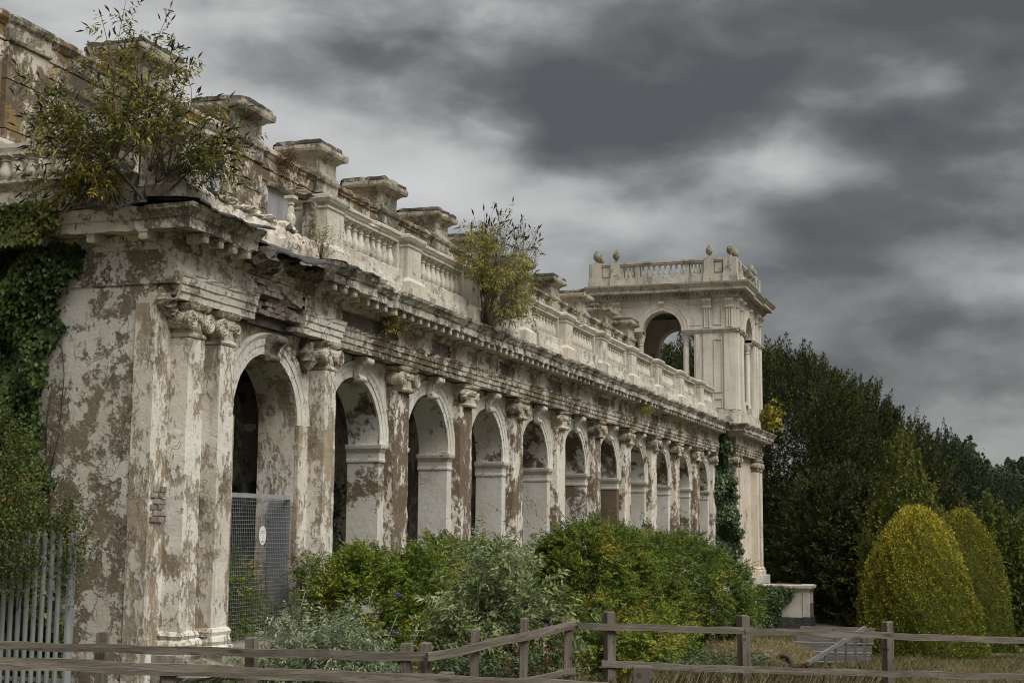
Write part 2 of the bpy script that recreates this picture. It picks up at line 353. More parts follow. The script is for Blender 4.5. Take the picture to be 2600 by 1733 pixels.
M['lf_bush_y'] = leafmat('yellowing buddleia leaf', [(0, (0.093, 0.116, 0.039)), (0.5, (0.218, 0.226, 0.062)), (0.9, (0.370, 0.321, 0.088)), (1, (0.510, 0.356, 0.072))], 0.3)
M['spike'] = leafmat('dark seed spike', [(0, (0.028, 0.022, 0.026)), (1, (0.075, 0.050, 0.060))], 0.0, 0.9)
M['purple'] = leafmat('purple flower', [(0, (0.060, 0.040, 0.120)), (1, (0.160, 0.120, 0.270))], 0.1, 0.8)
M['hip'] = leafmat('red rose hip', [(0, (0.280, 0.020, 0.012)), (1, (0.380, 0.050, 0.020))], 0.0, 0.4)
M['lf_yew'] = leafmat('dark yew needle', [(0, (0.024, 0.034, 0.012)), (0.5, (0.050, 0.057, 0.018)), (1, (0.112, 0.105, 0.028))], 0.1, 0.7, 0.15)
M['lf_yew2'] = leafmat('blue green needle', [(0, (0.018, 0.030, 0.017)), (0.5, (0.039, 0.055, 0.027)), (1, (0.081, 0.098, 0.044))], 0.1, 0.7, 0.15)
M['lf_gold'] = leafmat('golden upright yew needle', [(0, (0.045, 0.063, 0.015)), (0.5, (0.133, 0.148, 0.026)), (1, (0.378, 0.337, 0.051))], 0.15, 0.7, 0.15)
M['lf_topi'] = leafmat('clipped golden yew needle', [(0, (0.061, 0.094, 0.020)), (0.45, (0.171, 0.198, 0.033)), (0.8, (0.396, 0.352, 0.050)), (1, (0.572, 0.462, 0.066))], 0.15, 0.7, 0.15)
M['lf_topi2'] = leafmat('clipped olive yew needle', [(0, (0.050, 0.077, 0.018)), (0.5, (0.138, 0.160, 0.029)), (1, (0.352, 0.308, 0.046))], 0.15, 0.7, 0.15)
M['lf_far'] = leafmat('distant broadleaf', [(0, (0.038, 0.057, 0.034)), (0.5, (0.072, 0.096, 0.056)), (1, (0.144, 0.169, 0.095))], 0.1, 0.8)
M['lf_autumn'] = leafmat('yellow autumn leaf', [(0, (0.170, 0.170, 0.030)), (0.6, (0.330, 0.290, 0.040)), (1, (0.500, 0.300, 0.050))], 0.3)
M['lf_dead'] = leafmat('dead bracken', [(0, (0.050, 0.032, 0.018)), (0.5, (0.120, 0.062, 0.026)), (1, (0.200, 0.135, 0.060))], 0.15, 0.85)
M['lf_weed'] = leafmat('low weed leaf', [(0, (0.044, 0.069, 0.031)), (0.6, (0.094, 0.125, 0.060)), (1, (0.188, 0.219, 0.112))])
M['straw'] = leafmat('dry grass', [(0, (0.11, 0.10, 0.045)), (0.35, (0.27, 0.225, 0.11)), (0.8, (0.44, 0.365, 0.20)), (1, (0.33, 0.24, 0.13))], 0.25, 0.8)
M['grass'] = leafmat('green grass', [(0, (0.048, 0.066, 0.022)), (0.6, (0.102, 0.114, 0.036)), (1, (0.240, 0.198, 0.078))], 0.2, 0.8)

def groundmat():
    mt, n = new_mat('rough grassland')
    pos = nd(n, 'ShaderNodeNewGeometry').outputs['Position']
    a = noise(n, pos, 0.35, 7, 0.6)
    b = noise(n, pos, 3.0, 7, 0.65)
    c = noise(n, pos, 22, 5, 0.6)
    col = mixc(n, step(n, b, 0.35, 0.65), (0.055, 0.06, 0.024), (0.10, 0.085, 0.04))
    col = mixc(n, step(n, a, 0.45, 0.6), col, (0.17, 0.135, 0.068))
    col = mixc(n, mth(n, 'MULTIPLY', c, 0.6), col, (0.05, 0.04, 0.025))
    finish(n, col, 0.95, mth(n, 'ADD', b, c), 0.06, 0.8)
    return mt
M['ground'] = groundmat()

# ------------------------------------------------------------------ mesh helpers
class MB:
    def __init__(s, xf=None):
        s.v, s.f, s.xf = [], [], xf
    def add(s, vs, fs):
        b = len(s.v)
        if s.xf: vs = [s.xf(*p) for p in vs]
        s.v += [tuple(p) for p in vs]
        s.f += [tuple(b + i for i in f) for f in fs]
    def box(s, x0, x1, y0, y1, z0, z1):
        s.add([(x0, y0, z0), (x1, y0, z0), (x1, y1, z0), (x0, y1, z0), (x0, y0, z1), (x1, y0, z1), (x1, y1, z1), (x0, y1, z1)],
              [(0, 3, 2, 1), (4, 5, 6, 7), (0, 1, 5, 4), (1, 2, 6, 5), (2, 3, 7, 6), (3, 0, 4, 7)])
    def prism(s, poly, y0, y1):
        """poly in (x,z), extruded along y"""
        n = len(poly)
        s.add([(x, y0, z) for x, z in poly] + [(x, y1, z) for x, z in poly],
              [tuple(range(n)), tuple(range(2 * n - 1, n - 1, -1))] + [(i, i + n, (i + 1) % n + n, (i + 1) % n) for i in range(n)])
    def lathe(s, prof, cx=0, cy=0, z0=0, seg=12, a0=0, a1=2 * PI, cap=True):
        full = abs(a1 - a0 - 2 * PI) < 1e-6
        k = seg if full else seg + 1
        vs, fs = [], []
        for r, z in prof:
            for i in range(k):
                a = a0 + (a1 - a0) * i / seg
                vs.append((cx + r * math.cos(a), cy + r * math.sin(a), z0 + z))
        for j in range(len(prof) - 1):
            for i in range(seg):
                i2 = (i + 1) % k
                fs.append((j * k + i, j * k + i2, (j + 1) * k + i2, (j + 1) * k + i))
        if cap and full:
            fs.append(tuple(range(k - 1, -1, -1)))
            fs.append(tuple((len(prof) - 1) * k + i for i in range(k)))
        s.add(vs, fs)
    def tube(s, pts, r0, r1=None, n=6):
        r1 = r0 if r1 is None else r1
        P = [Vector(p) for p in pts]
        vs, fs = [], []
        for i, p in enumerate(P):
            d = (P[min(i + 1, len(P) - 1)] - P[max(i - 1, 0)])
            d = d.normalized() if d.length > 1e-9 else Vector((0, 0, 1))
            ax = d.cross(Vector((0, 0, 1)))
            if ax.length < 1e-3: ax = d.cross(Vector((0, 1, 0)))
            ax.normalize(); bx = d.cross(ax)
            r = r0 + (r1 - r0) * i / max(1, len(P) - 1)
            for k in range(n):
                a = 2 * PI * k / n
                vs.append(tuple(p + ax * (r * math.cos(a)) + bx * (r * math.sin(a))))
        for i in range(len(P) - 1):
            for k in range(n):
                k2 = (k + 1) % n
                fs.append((i * n + k, i * n + k2, (i + 1) * n + k2, (i + 1) * n + k))
        fs.append(tuple(range(n - 1, -1, -1)))
        fs.append(tuple((len(P) - 1) * n + k for k in range(n)))
        s.add(vs, fs)
    def lump(s, c, r, rough=0.3, seg=7, rings=5, seed=0):
        rr = random.Random(seed)
        vs, fs = [], []
        rx, ry, rz = r if isinstance(r, tuple) else (r, r, r)
        for j in range(rings + 1):
            t = PI * j / rings
            for i in range(seg):
                a = 2 * PI * i / seg + j * 0.4
                k = 1 + (rr.random() - 0.5) * 2 * rough
                vs.append((c[0] + rx * k * math.sin(t) * math.cos(a), c[1] + ry * k * math.sin(t) * math.sin(a), c[2] - rz * k * math.cos(t)))
        for j in range(rings):
            for i in range(seg):
                i2 = (i + 1) % seg
                fs.append((j * seg + i, j * seg + i2, (j + 1) * seg + i2, (j + 1) * seg + i))
        s.add(vs, fs)
    def mould(s, path, prof, st=0.4, jit=0.004, chip=0.0, seed=1, caps=True):
        """profile (out, z) swept along a path in xy with mitred corners; outward is right of travel"""
        rr = random.Random(seed)
        pts = []
        P = [Vector((p[0], p[1])) for p in path]
        nr = []
        for a, b in zip(P, P[1:]):
            d = (b - a).normalized()
            nr.append(Vector((d.y, -d.x)))
        for i in range(len(P) - 1):
            a, b = P[i], P[i + 1]
            k = max(1, int((b - a).length / st))
            m0 = nr[i] if i == 0 else (nr[i - 1] + nr[i]) / (1 + nr[i - 1].dot(nr[i]))
            pts.append((a, m0))
            for j in range(1, k):
                pts.append((a.lerp(b, j / k), nr[i]))
        pts.append((P[-1], nr[-1]))
        om = max(o for o, z in prof)
        k = len(prof)
        vs, fs = [], []
        for p, mm in pts:
            ch = rr.random() < chip
            cz = rr.uniform(0.02, 0.085)
            for o, z in prof:
                oo = o + (rr.random() - 0.5) * 2 * jit
                zz_ = z + (rr.random() - 0.5) * 2 * jit
                if ch and o > 0.55 * om: oo -= cz * rr.uniform(0.6, 1.2)
                vs.append((p.x + mm.x * oo, p.y + mm.y * oo, zz_))
        for i in range(len(pts) - 1):
            for j in range(k - 1):
                fs.append((i * k + j, (i + 1) * k + j, (i + 1) * k + j + 1, i * k + j + 1))
        if caps:
            fs.append(tuple(range(k)))
            fs.append(tuple((len(pts) - 1) * k + j for j in range(k - 1, -1, -1)))
        s.add(vs, fs)
    def mesh(s, name, smooth=False, ang=None):
        me = bpy.data.meshes.new(name)
        me.from_pydata(s.v, [], s.f)
        me.update()
        if smooth:
            me.polygons.foreach_set('use_smooth', [True] * len(me.polygons))
            if ang: me.set_sharp_from_angle(angle=R(ang))
        return me

def link(name, me, mat=None, parent=None, loc=(0, 0, 0), rot=(0, 0, 0), label=None, kind=None):
    if mat is not None and me is not None and not me.materials: me.materials.append(M[mat] if isinstance(mat, str) else mat)
    o = bpy.data.objects.new(name, me)
    COL.objects.link(o)
    if parent is not None:
        o.parent = parent
        if parent.type == 'EMPTY':
            o.matrix_parent_inverse = Matrix.Translation(parent.location).inverted()
    o.location = loc
    o.rotation_euler = rot
    if label: o['label'] = label
    if kind: o['kind'] = kind
    return o

def tag(o, label, cat, group=None):
    o['label'] = label; o['category'] = cat
    if group: o['group'] = group
    return o

def thing(name, label, cat, loc, group=None):
    o = bpy.data.objects.new(name, None)
    o.empty_display_size = 0.3
    COL.objects.link(o)
    o.location = loc
    return tag(o, label, cat, group)

def gz(x, y):
    def ss(a, b, t):
        t = np.clip((t - a) / (b - a), 0, 1); return t * t * (3 - 2 * t)
    x = np.asarray(x, float); y = np.asarray(y, float)
    z = -0.35 - 0.048 * np.clip(x + 9, 0, 46) - 0.06 * np.clip(-y - 0.5, 0, 6)
    z = z - 0.25 * (1 - ss(-9.6, -7.0, x)) * ss(-5.0, -2.0, y)
    z = z + 0.75 * (1 - ss(-22, -14.5, x))
    z = z + 0.05 * np.sin(x * 0.9 + 1.3) * np.sin(y * 0.7) * np.exp(-np.abs(x) / 60)
    return z
def gzf(x, y): return float(gz(x, y))

# ------------------------------------------------------------------ ground
xs = np.unique(np.concatenate([np.arange(-700, -60, 40), np.arange(-60, -30, 4), np.arange(-30, 50, 0.7), np.arange(50, 130, 4), np.arange(130, 900, 35)]))
ys = np.unique(np.concatenate([np.arange(-700, -60, 40), np.arange(-60, -20, 3), np.arange(-20, 8, 0.7), np.arange(8, 60, 4), np.arange(60, 700, 40)]))
X, Y = np.meshgrid(xs, ys, indexing='ij')
Z = gz(X, Y)
V = np.stack([X, Y, Z], -1).reshape(-1, 3)
ny = len(ys)
F = [(i * ny + j, (i + 1) * ny + j, (i + 1) * ny + j + 1, i * ny + j + 1) for i in range(len(xs) - 1) for j in range(ny - 1)]
me = bpy.data.meshes.new('ground')
me.from_pydata(V.tolist(), [], F)
me.polygons.foreach_set('use_smooth', [True] * len(F))
link('ground', me, 'ground', kind='structure')

# ------------------------------------------------------------------ loggia
BAY, R0, ZS, ZA = 3.6, 1.18, 3.20, 4.77
def cxk(k): return -1.76 + BAY * k
LOG = thing('arcaded_loggia', 'long derelict arcade of round arches with peeling cream plaster and broken cornice', 'arcade', (-8.8, 0, 0))

def arch_wall(mb, x0, x1, cx, r, zs, zt, y0, y1, zb, n=20, jag=0.0, seed=0):
    rr = random.Random(seed)
    mb.box(x0, cx - r, y0, y1, zb, zs)
    mb.box(cx + r, x1, y0, y1, zb, zs)
    arc = [(cx - r * math.cos(PI * i / n), zs + r * math.sin(PI * i / n)) for i in range(n + 1)]
    topx = [x0] + [cx - r * math.cos(PI * i / n) for i in range(1, n)] + [x1]
    lo = [(x0, zs)] + arc[1:-1] + [(x1, zs)]
    # fronts: quads between curve and top line
    P0 = [(x0, zs), ] + arc + [(x1, zs)]
    T0 = [(x0, zt)] + [(a[0], zt) for a in arc] + [(x1, zt)]
    k = len(P0)
    vs = [(p[0], y0, p[1]) for p in P0] + [(p[0], y0, p[1]) for p in T0] + [(p[0], y1, p[1]) for p in P0] + [(p[0], y1, p[1]) for p in T0]
    fs = []
    for i in range(k - 1):
        fs.append((i, i + 1, k + i + 1, k + i))
        fs.append((2 * k + i + 1, 2 * k + i, 3 * k + i, 3 * k + i + 1))
        fs.append((k + i, k + i + 1, 3 * k + i + 1, 3 * k + i))
        if 0 < i < k - 2: fs.append((i + 1, i, 2 * k + i, 2 * k + i + 1))
    fs.append((0, k, 3 * k, 2 * k)); fs.append((k - 1, 3 * k - 1, 4 * k - 1, 2 * k - 1))
    mb.add(vs, fs)

def archivolt(mb, cx, r, zs, y, prof, n=30, jit=0.004, seed=1):
    rr = random.Random(seed)
    k = len(prof)
    vs, fs = [], []
    for i in range(n + 1):
        a = PI * i / n
        for pr, po in prof:
            q = r + pr + (rr.random() - 0.5) * jit * 2
            vs.append((cx - q * math.cos(a), y - po + (rr.random() - 0.5) * jit * 2, zs + q * math.sin(a)))
    for i in range(n):
        for j in range(k - 1):
            fs.append((i * k + j, i * k + j + 1, (i + 1) * k + j + 1, (i + 1) * k + j))
    mb.add(vs, fs)

AV = [(0.0, -0.02), (0.0, 0.03), (0.12, 0.03), (0.12, 0.045), (0.22, 0.045), (0.23, 0.06), (0.27, 0.078), (0.30, 0.078), (0.30, -0.02)]

def console(w, h, d, spiral=True):
    """scroll keystone: side profile in (y,z), extruded along x; top at z=0, back at y=0"""
    mb = MB()
    pr = [(0, 0), (-d, 0), (-d * 1.08, -h * 0.12), (-d, -h * 0.3), (-d * 0.62, -h * 0.48), (-d * 0.42, -h * 0.7), (-d * 0.5, -h * 0.9), (-d * 0.3, -h), (0, -h)]
    n = len(pr)
    for (xa, xb) in ((-w / 2, -w * 0.22), (-w * 0.2, w * 0.2), (w * 0.22, w / 2)):
        k = 0.92 if xa > -w * 0.3 and xa < 0 else 1.0
        tp = 1.0
        vs = [(xa, y * k, z) for y, z in pr] + [(xb, y * k, z) for y, z in pr]
        mb.add(vs, [tuple(range(n)), tuple(range(2 * n - 1, n - 1, -1))] + [(i + n, i, (i + 1) % n, (i + 1) % n + n) for i in range(n)])
    for (yy, zz_, r) in ((-d * 0.86, -h * 0.17, h * 0.17), (-d * 0.36, -h * 0.88, h * 0.13)):
        vs, fs = [], []
        q = 14
        for x in (-w / 2 - 0.015, w / 2 + 0.015):
            for i in range(q):
                a = 2 * PI * i / q
                vs.append((x, yy + r * math.cos(a), zz_ + r * math.sin(a)))
        fs = [tuple(range(q)), tuple(range(2 * q - 1, q - 1, -1))] + [(i, i + q, (i + 1) % q + q, (i + 1) % q) for i in range(q)]
        mb.add(vs, fs)
        if spiral:
            for sx in (-1, 1):
                mb.tube([(sx * (w / 2 + 0.018), yy + r * (0.9 - 0.75 * t / 22) * math.cos(t * 0.62), zz_ + r * (0.9 - 0.75 * t / 22) * math.sin(t * 0.62)) for t in range(23)], r * 0.12, r * 0.09, 4)
    return mb

def volute(mb, cx, cy, cz, r, depth, mirror=1, axis='y'):
    q = 16
    vs, fs = [], []
    for dd in (0, -depth):
        for i in range(q):
            a = 2 * PI * i / q
            if axis == 'y': vs.append((cx + r * math.cos(a), cy + dd, cz + r * math.sin(a)))
            else: vs.append((cx + dd, cy + r * math.cos(a), cz + r * math.sin(a)))
    fs = [tuple(range(q)), tuple(range(2 * q - 1, q - 1, -1))] + [(i, i + q, (i + 1) % q + q, (i + 1) % q) for i in range(q)]
    mb.add(vs, fs)
    pts = []
    for t in range(26):
        rr = r * (0.95 - 0.80 * t / 25)
        a = PI / 2 + mirror * t * 0.62
        if axis == 'y': pts.append((cx + rr * math.cos(a), cy - depth, cz + rr * math.sin(a)))
        else: pts.append((cx - depth, cy + rr * math.cos(a), cz + rr * math.sin(a)))
    mb.tube(pts, r * 0.13, r * 0.09, 5)

def capital(wd, dp, kind, seed):
    """top at z=0; wall plane y=0; outward -y.  kind: 0 whole, 1 one volute gone, 2 worn to a lump"""
    rr = random.Random(seed)
    mb = MB()
    h = wd / 2
    mb.mould([(-h * 1.12, 0.02), (-h * 1.12, -dp * 1.06), (h * 1.12, -dp * 1.06), (h * 1.12, 0.02)], [(-0.05, -0.10), (0.0, -0.10), (0.02, -0.07), (0.035, -0.02), (-0.05, 0.0)], 0.2, 0.006, 0.25 if kind else 0.05, seed)
    mb.box(-h * 0.98, h * 0.98, -dp * 0.96, 0.02, -0.26, -0.09)
    for i in range(5):
        x = -h * 0.6 + i * h * 0.3
        mb.lump((x, -dp * 0.97, -0.20), (h * 0.13, 0.045, 0.07), 0.1, 6, 4, seed + i)
    mb.mould([(-h * 0.86, 0.02), (-h * 0.86, -dp * 0.92), (h * 0.86, -dp * 0.92), (h * 0.86, 0.02)], [(-0.03, -0.52), (0.02, -0.50), (0.035, -0.47), (0.02, -0.44), (0.0, -0.42), (0, -0.26), (-0.03, -0.26)], 0.2, 0.004, 0.1, seed + 3)
    vr = max(0.135, wd * 0.2)
    for s in (-1, 1):
        if kind == 2 or (kind == 1 and s == (1 if seed % 2 else -1)):
            mb.lump((s * h * 0.95, -dp * 0.85, -0.24), (vr * 0.9, 0.10, vr * 0.85), 0.35, 8, 6, seed + s)
        else:
            volute(mb, s * h * 1.02, -dp * 0.98, -0.27, vr, 0.06, -s)
            mb.lathe([(vr * 0.75, -dp), (vr * 0.6, -dp * 0.55), (vr * 0.78, -0.02)], 0, 0, 0, 10) if False else None
            mb.tube([(s * h * 1.02, -dp * 0.96, -0.27), (s * h * 1.0, -dp * 0.5, -0.27), (s * h * 1.02, 0.0, -0.27)], vr * 0.86, vr * 0.8, 12)
    # side volutes facing along the wall
    if kind < 2:
        volute(mb, -h * 1.06, -dp * 0.55, -0.27, vr * 0.85, 0.05, 1, 'x')
    return mb

CAPS = [capital(0.68, 0.33, kd, sd).mesh('capital') for kd, sd in ((0, 2), (1, 3), (2, 4), (1, 6), (0, 8))]
PCAPS = [capital(0.46, 0.34, kd, sd).mesh('capital') for kd, sd in ((0, 12), (1, 13), (0, 14), (2, 15))]

def arcade_pilaster():
    mb = MB()
    hw, pj = 0.35, 0.22
    rr = random.Random(77)
    n = 26
    vs, fs = [], []
    for j in range(n + 1):
        z = 0.02 + 4.25 * j / n
        k = 1.0 - 0.03 * j / n
        q = [rr.uniform(-0.007, 0.007) for _ in range(6)]
        c = 0.025 + rr.uniform(-0.012, 0.015)
        vs += [(-hw * k, 0.01, z), (-hw * k + q[0], -pj + c, z), (-hw * k + c, -pj + q[1], z), (hw * k - c, -pj + q[2], z), (hw * k + q[3], -pj + c, z), (hw * k, 0.01, z)]
    for j in range(n):
        for t in range(5): fs.append((j * 6 + t, j * 6 + t + 1, j * 6 + t + 7, j * 6 + t + 6))
    mb.add(vs, fs)
    mb.mould([(-hw, 0.01), (-hw, -pj), (hw, -pj), (hw, 0.01)], [(-0.05, -0.12), (0.09, -0.12), (0.09, 0.08), (0.055, 0.10), (0.08, 0.15), (0.05, 0.2), (0.02, 0.22), (0.04, 0.27), (0.0, 0.32), (-0.05, 0.34)], 0.2, 0.006, 0.1, 3)
    return mb.mesh('pilaster')
COLM = arcade_pilaster()
KEY = console(0.26, 0.46, 0.25).mesh('keystone')
arch_m = {}
wall_mb = MB(); arch_wall(wall_mb, -1.8, 1.8, 0, R0, ZS, ZA, 0.0, 0.66, -0.15); WALLM = wall_mb.mesh('arch_wall')
fin_mb = MB(); fin_mb.mould([(-1.18, 0.0), (-1.18, 0.66)][::-1], [(0, 0)], 1) if False else None
av_mb = MB(); archivolt(av_mb, 0, R0, ZS, 0, AV); AVM = av_mb.mesh('archivolt')
def impost_mesh(sgn):
    mb = MB()
    prof = [(-0.03, 2.86), (0.02, 2.86), (0.025, 2.89), (0.02, 2.92), (0.012, 2.93), (0.012, 3.05), (0.03, 3.06), (0.05, 3.10), (0.075, 3.12), (0.085, 3.17), (0.085, 3.20), (-0.03, 3.21)]
    if sgn > 0: path = [(R0, 0.68), (R0, 0), (R0 + 0.268, 0)]
    else: path = [(-R0 - 0.268, 0), (-R0, 0), (-R0, 0.68)]
    mb.mould(path, prof, 0.2, 0.0015, 0.0, 5)
    return mb.mesh('impost')
IMP, IMN = impost_mesh(1), impost_mesh(-1)
WVAR = {}
sf_ = MB()
rs_ = R0 - 0.006
arc_ = [(-rs_ * math.cos(PI * i / 24), ZS + rs_ * math.sin(PI * i / 24)) for i in range(25)]
sf_.add([(x, 0.012, z) for x, z in arc_] + [(x, 0.655, z) for x, z in arc_], [(i, i + 1, 26 + i, 25 + i) for i in range(24)])
SOFM = sf_.mesh('soffit', True)
for k in range(10):
    x = cxk(k)
    pm_ = {0: 'pier_worn', 4: 'pier_worn', 5: 'pier_bare', 8: 'pier_worn'}.get(k, 'pier')
    if pm_ not in WVAR:
        WVAR[pm_] = WALLM.copy(); WVAR[pm_].materials.clear()
    w = link('arch_wall', WVAR[pm_], pm_, LOG, (x, 0, 0))
    link('soffit', SOFM, 'soffit', w)
    link('archivolt', AVM, 'arch', w)
    link('keystone', KEY, 'arch', w, (0, -0.05, ZA - 0.02))
    link('impost', IMP, 'pier', w)
    link('impost', IMN, 'pier', w)
    # flaking spandrel skin, 12 mm proud
    sp_ = MB()
    n = 16
    rr_ = R0 + 0.295
    arc = [(-rr_ * math.cos(PI * i / n), ZS + rr_ * math.sin(PI * i / n)) for i in range(n + 1)]
    arc = [(px, min(pz, ZA - 0.01)) for px, pz in arc]
    for i in range(n):
        a, b = arc[i], arc[i + 1]
        if min(a[1], b[1]) > ZA - 0.03: continue
        sp_.add([(a[0], -0.012, a[1]), (b[0], -0.012, b[1]), (b[0], -0.012, ZA - 0.005), (a[0], -0.012, ZA - 0.005)], [(0, 1, 2, 3)])
    sp_.add([(-1.79, -0.012, ZS), (-rr_, -0.012, ZS), (-rr_, -0.012, ZA - 0.005), (-1.79, -0.012, ZA - 0.005)], [(0, 1, 2, 3)])
    sp_.add([(rr_, -0.012, ZS), (1.79, -0.012, ZS), (1.79, -0.012, ZA - 0.005), (rr_, -0.012, ZA - 0.005)], [(0, 1, 2, 3)])
    if k == 0: SPM = sp_.mesh('spandrel')
    link('spandrel', SPM, 'spandrel', w)
    cm_ = 'column_bare' if k in (0, 1, 4, 5, 7, 8) else 'column'
    if cm_ not in WVAR: WVAR[cm_] = COLM.copy()
    c = link('pilaster', WVAR[cm_], cm_, LOG, (x + 1.8, 0, -0.15 + 0.15))
    link('capital', CAPS[(k * 2 + (k // 3)) % 5], 'capital', c, (0, 0.0, ZA - 0.005))

# near pavilion (first arch) : wall, pilasters
PX0, PX1, PC, PR, PZS = -8.82, -3.56, -5.60, 1.07, 3.28
mb = MB(); arch_wall(mb, PX0 + 0.03, PX1, PC, PR, PZS, ZA, -0.25, 0.45, -0.3)
pw = link('arch_wall', mb.mesh('arch_wall'), 'pilaster', LOG, label='first arch wall beside the corner with a broken brick patch above')
mb = MB(); archivolt(mb, PC, PR, PZS, -0.25, [(a * 1.15, b) for a, b in AV], 34, 0.005, 3)
link('archivolt', mb.mesh('archivolt'), 'arch', pw)
mb = console(0.30, 0.42, 0.20, False)
link('keystone', mb.mesh('keystone'), 'core', pw, (PC + 0.02, -0.28, ZA - 0.12), label='dark decayed keystone')
for xa, xb in ((PC - PR - 0.345, PC - PR), (PC + PR, PC + PR + 0.345)):
    mb = MB(); mb.box(xa, xb, -0.312, -0.245, -0.15, PZS); link('jamb', mb.mesh('jamb'), 'pilaster', pw)
for i, (xa, xb) in enumerate(((-8.42, -7.99), (-7.55, -7.12), (-4.08, -3.65))):
    mb = MB()
    # shaft with uneven flaking edges
    n = 22
    rr = random.Random(i)
    vs, fs = [], []
    for j in range(n + 1):
        z = 0.15 + (4.25 - 0.15) * j / n
        q = [rr.uniform(-0.008, 0.008) for _ in range(4)]
        vs += [(xa + q[0], -0.245, z), (xa + q[1], -0.55 + q[2], z), (xb + q[3], -0.55 + q[2], z), (xb, -0.245, z)]
    for j in range(n):
        for t in range(3): fs.append((j * 4 + t, j * 4 + t + 1, j * 4 + t + 5, j * 4 + t + 4))
    mb.add(vs, fs)
    mb.mould([(xa, -0.245), (xa, -0.55), (xb, -0.55), (xb, -0.245)], [(-0.03, -0.5), (0.10, -0.5), (0.10, -0.12), (0.06, -0.10), (0.08, -0.04), (0.06, 0.02), (0.03, 0.04), (0.05, 0.09), (0.02, 0.14), (-0.03, 0.16)], 0.2, 0.008, 0.2, i)
    p = link('pilaster', mb.mesh('pilaster'), 'pilaster', LOG)
    link('capital', PCAPS[i], 'capital', p, ((xa + xb) / 2, -0.22, ZA - 0.005))
mb = MB(); mb.lump((-4.5, -0.4, 4.42), (0.16, 0.14, 0.24), 0.3, 9, 7, 5); mb.lump((-4.38, -0.36, 4.55), (0.14, 0.12, 0.2), 0.35, 8, 6, 9)
link('broken_capital', mb.mesh('broken_capital'), 'core', LOG)
mb = MB(); mb.lump((-8.62, -0.32, 4.86), (0.19, 0.20, 0.15), 0.3, 9, 7, 21); mb.lump((-8.74, -0.36, 4.74), (0.13, 0.14, 0.10), 0.35, 8, 6, 22); mb.lump((-8.55, -0.3, 4.66), (0.18, 0.15, 0.11), 0.35, 8, 6, 25)
link('cracked_corner_block', mb.mesh('cracked_corner_block'), 'rubble', LOG)

# end wall
mb = MB()
mb.box(-8.826, -8.3, -0.245, 3.3, -1.2, 4.97)
ew = link('end_wall', mb.mesh('end_wall'), 'endwall', LOG)
mb = MB(); mb.box(-8.85, -8.70, -0.262, 0.06, -1.2, 4.70); link('corner_strip', mb.mesh('corner_strip'), 'pilaster', ew)
rr = random.Random(5)
for row in range(6):
    for j in range(2):
        bx = -8.80 + j * 0.17 + (row % 2) * 0.06
        mb = MB(); d = rr.uniform(-0.01, 0.02)
        mb.box(bx, bx + 0.15, -0.285 - d, -0.25, 1.66 + row * 0.083, 1.66 + row * 0.083 + 0.07)
        link('brick', mb.mesh('brick'), rr.choice(['brickA', 'brickB']), ew)

# entablature : architrave + frieze + cornice on the stepped path
YA, YP, YT = -0.37, -0.55, -1.0
TX0, TX1 = 32.75, 39.65
AR = [(-0.25, 4.77), (0.0, 4.77), (0.0, 4.87), (0.022, 4.875), (0.022, 4.98), (0.044, 4.985), (0.044, 5.08), (0.06, 5.09), (0.075, 5.13), (0.085, 5.15), (-0.25, 5.16)]
mb = MB(); mb.mould([(PX0 + 0.12, YP), (-6.55, YP)], AR, 0.22, 0.006, 0.1, 4); arc1 = link('architrave', mb.mesh('architrave'), 'pavent', LOG)
mb = MB(); mb.mould([(-4.93, YP), (-3.5, YP), (-3.5, YA)], AR, 0.2, 0.006, 0.12, 5); link('architrave', mb.mesh('architrave'), 'pavent', LOG)
for i in range(10):
    xa, xb = -3.5 + i * 3.625, -3.5 + (i + 1) * 3.625
    mb = MB(); mb.mould([(xa + 0.004, YA), (xb, YA)], AR, 0.18 if i < 4 else 0.3, 0.007, 0.22, 30 + i); link('architrave', mb.mesh('architrave'), 'arcent', LOG)
mb = MB(); mb.mould([(TX0, YA), (TX0, YT), (TX1, YT), (TX1, 5.4)], AR, 0.4, 0.006, 0.15, 6); link('architrave', mb.mesh('architrave'), 'arcent', LOG)
# architrave backing / lintel core over the openings
mb = MB(); mb.box(PX0 + 0.2, TX1 - 0.3, -0.30, 0.66, 4.775, 5.45); link('lintel_core', mb.mesh('lintel_core'), 'core', LOG)
# brick patch
mb = MB(); mb.box(-6.62, -4.9, -0.40, -0.29, 4.74, 5.44); patch = link('brick_backing', mb.mesh('brick_backing'), 'void', LOG)
rr = random.Random(9)
bm_ = [MB(), MB(), MB()]
for q, b in enumerate(bm_):
    b.mould([(-0.105, 0), (-0.105, -0.2), (0.105, -0.2), (0.105, 0)], [(-0.05, 0), (0.0, 0), (0.0, 0.062), (-0.05, 0.063)], 0.08, 0.006, 0, q)
    b.box(-0.1, 0.1, -0.19, 0.0, 0.002, 0.06)
BR = [b.mesh('brick') for b in bm_]
BRm = []
for q in range(3):
    for mt in ('brickA', 'brickB'):
        c = BR[q].copy(); c.materials.append(M[mt]); BRm.append(c)
for row in range(9):
    z = 4.76 + row * 0.073
    for j in range(8):
        x = -6.5 + j * 0.222 + (row % 2) * 0.11
        top = 5.40 if x < -5.75 else 5.40 - (x + 5.75) * 0.34
        if z > top - 0.05 or x > -4.95: continue
        if row < 2 and x < -5.2 : continue
        if rr.random() < 0.07: continue
        edge = 0.10 if (row >= 6 and x < -5.8) or (row < 4 and x > -5.45) else 0.0
        y = -0.29 - edge + rr.uniform(-0.03, 0.03)
        link('brick', BRm[(row * 7 + j * 3) % 3 * 2 + (0 if (row >= 5 and x < -5.6) or rr.random() < 0.3 else 1)], None, patch, (x, y, z), (0, 0, rr.uniform(-0.05, 0.05)))

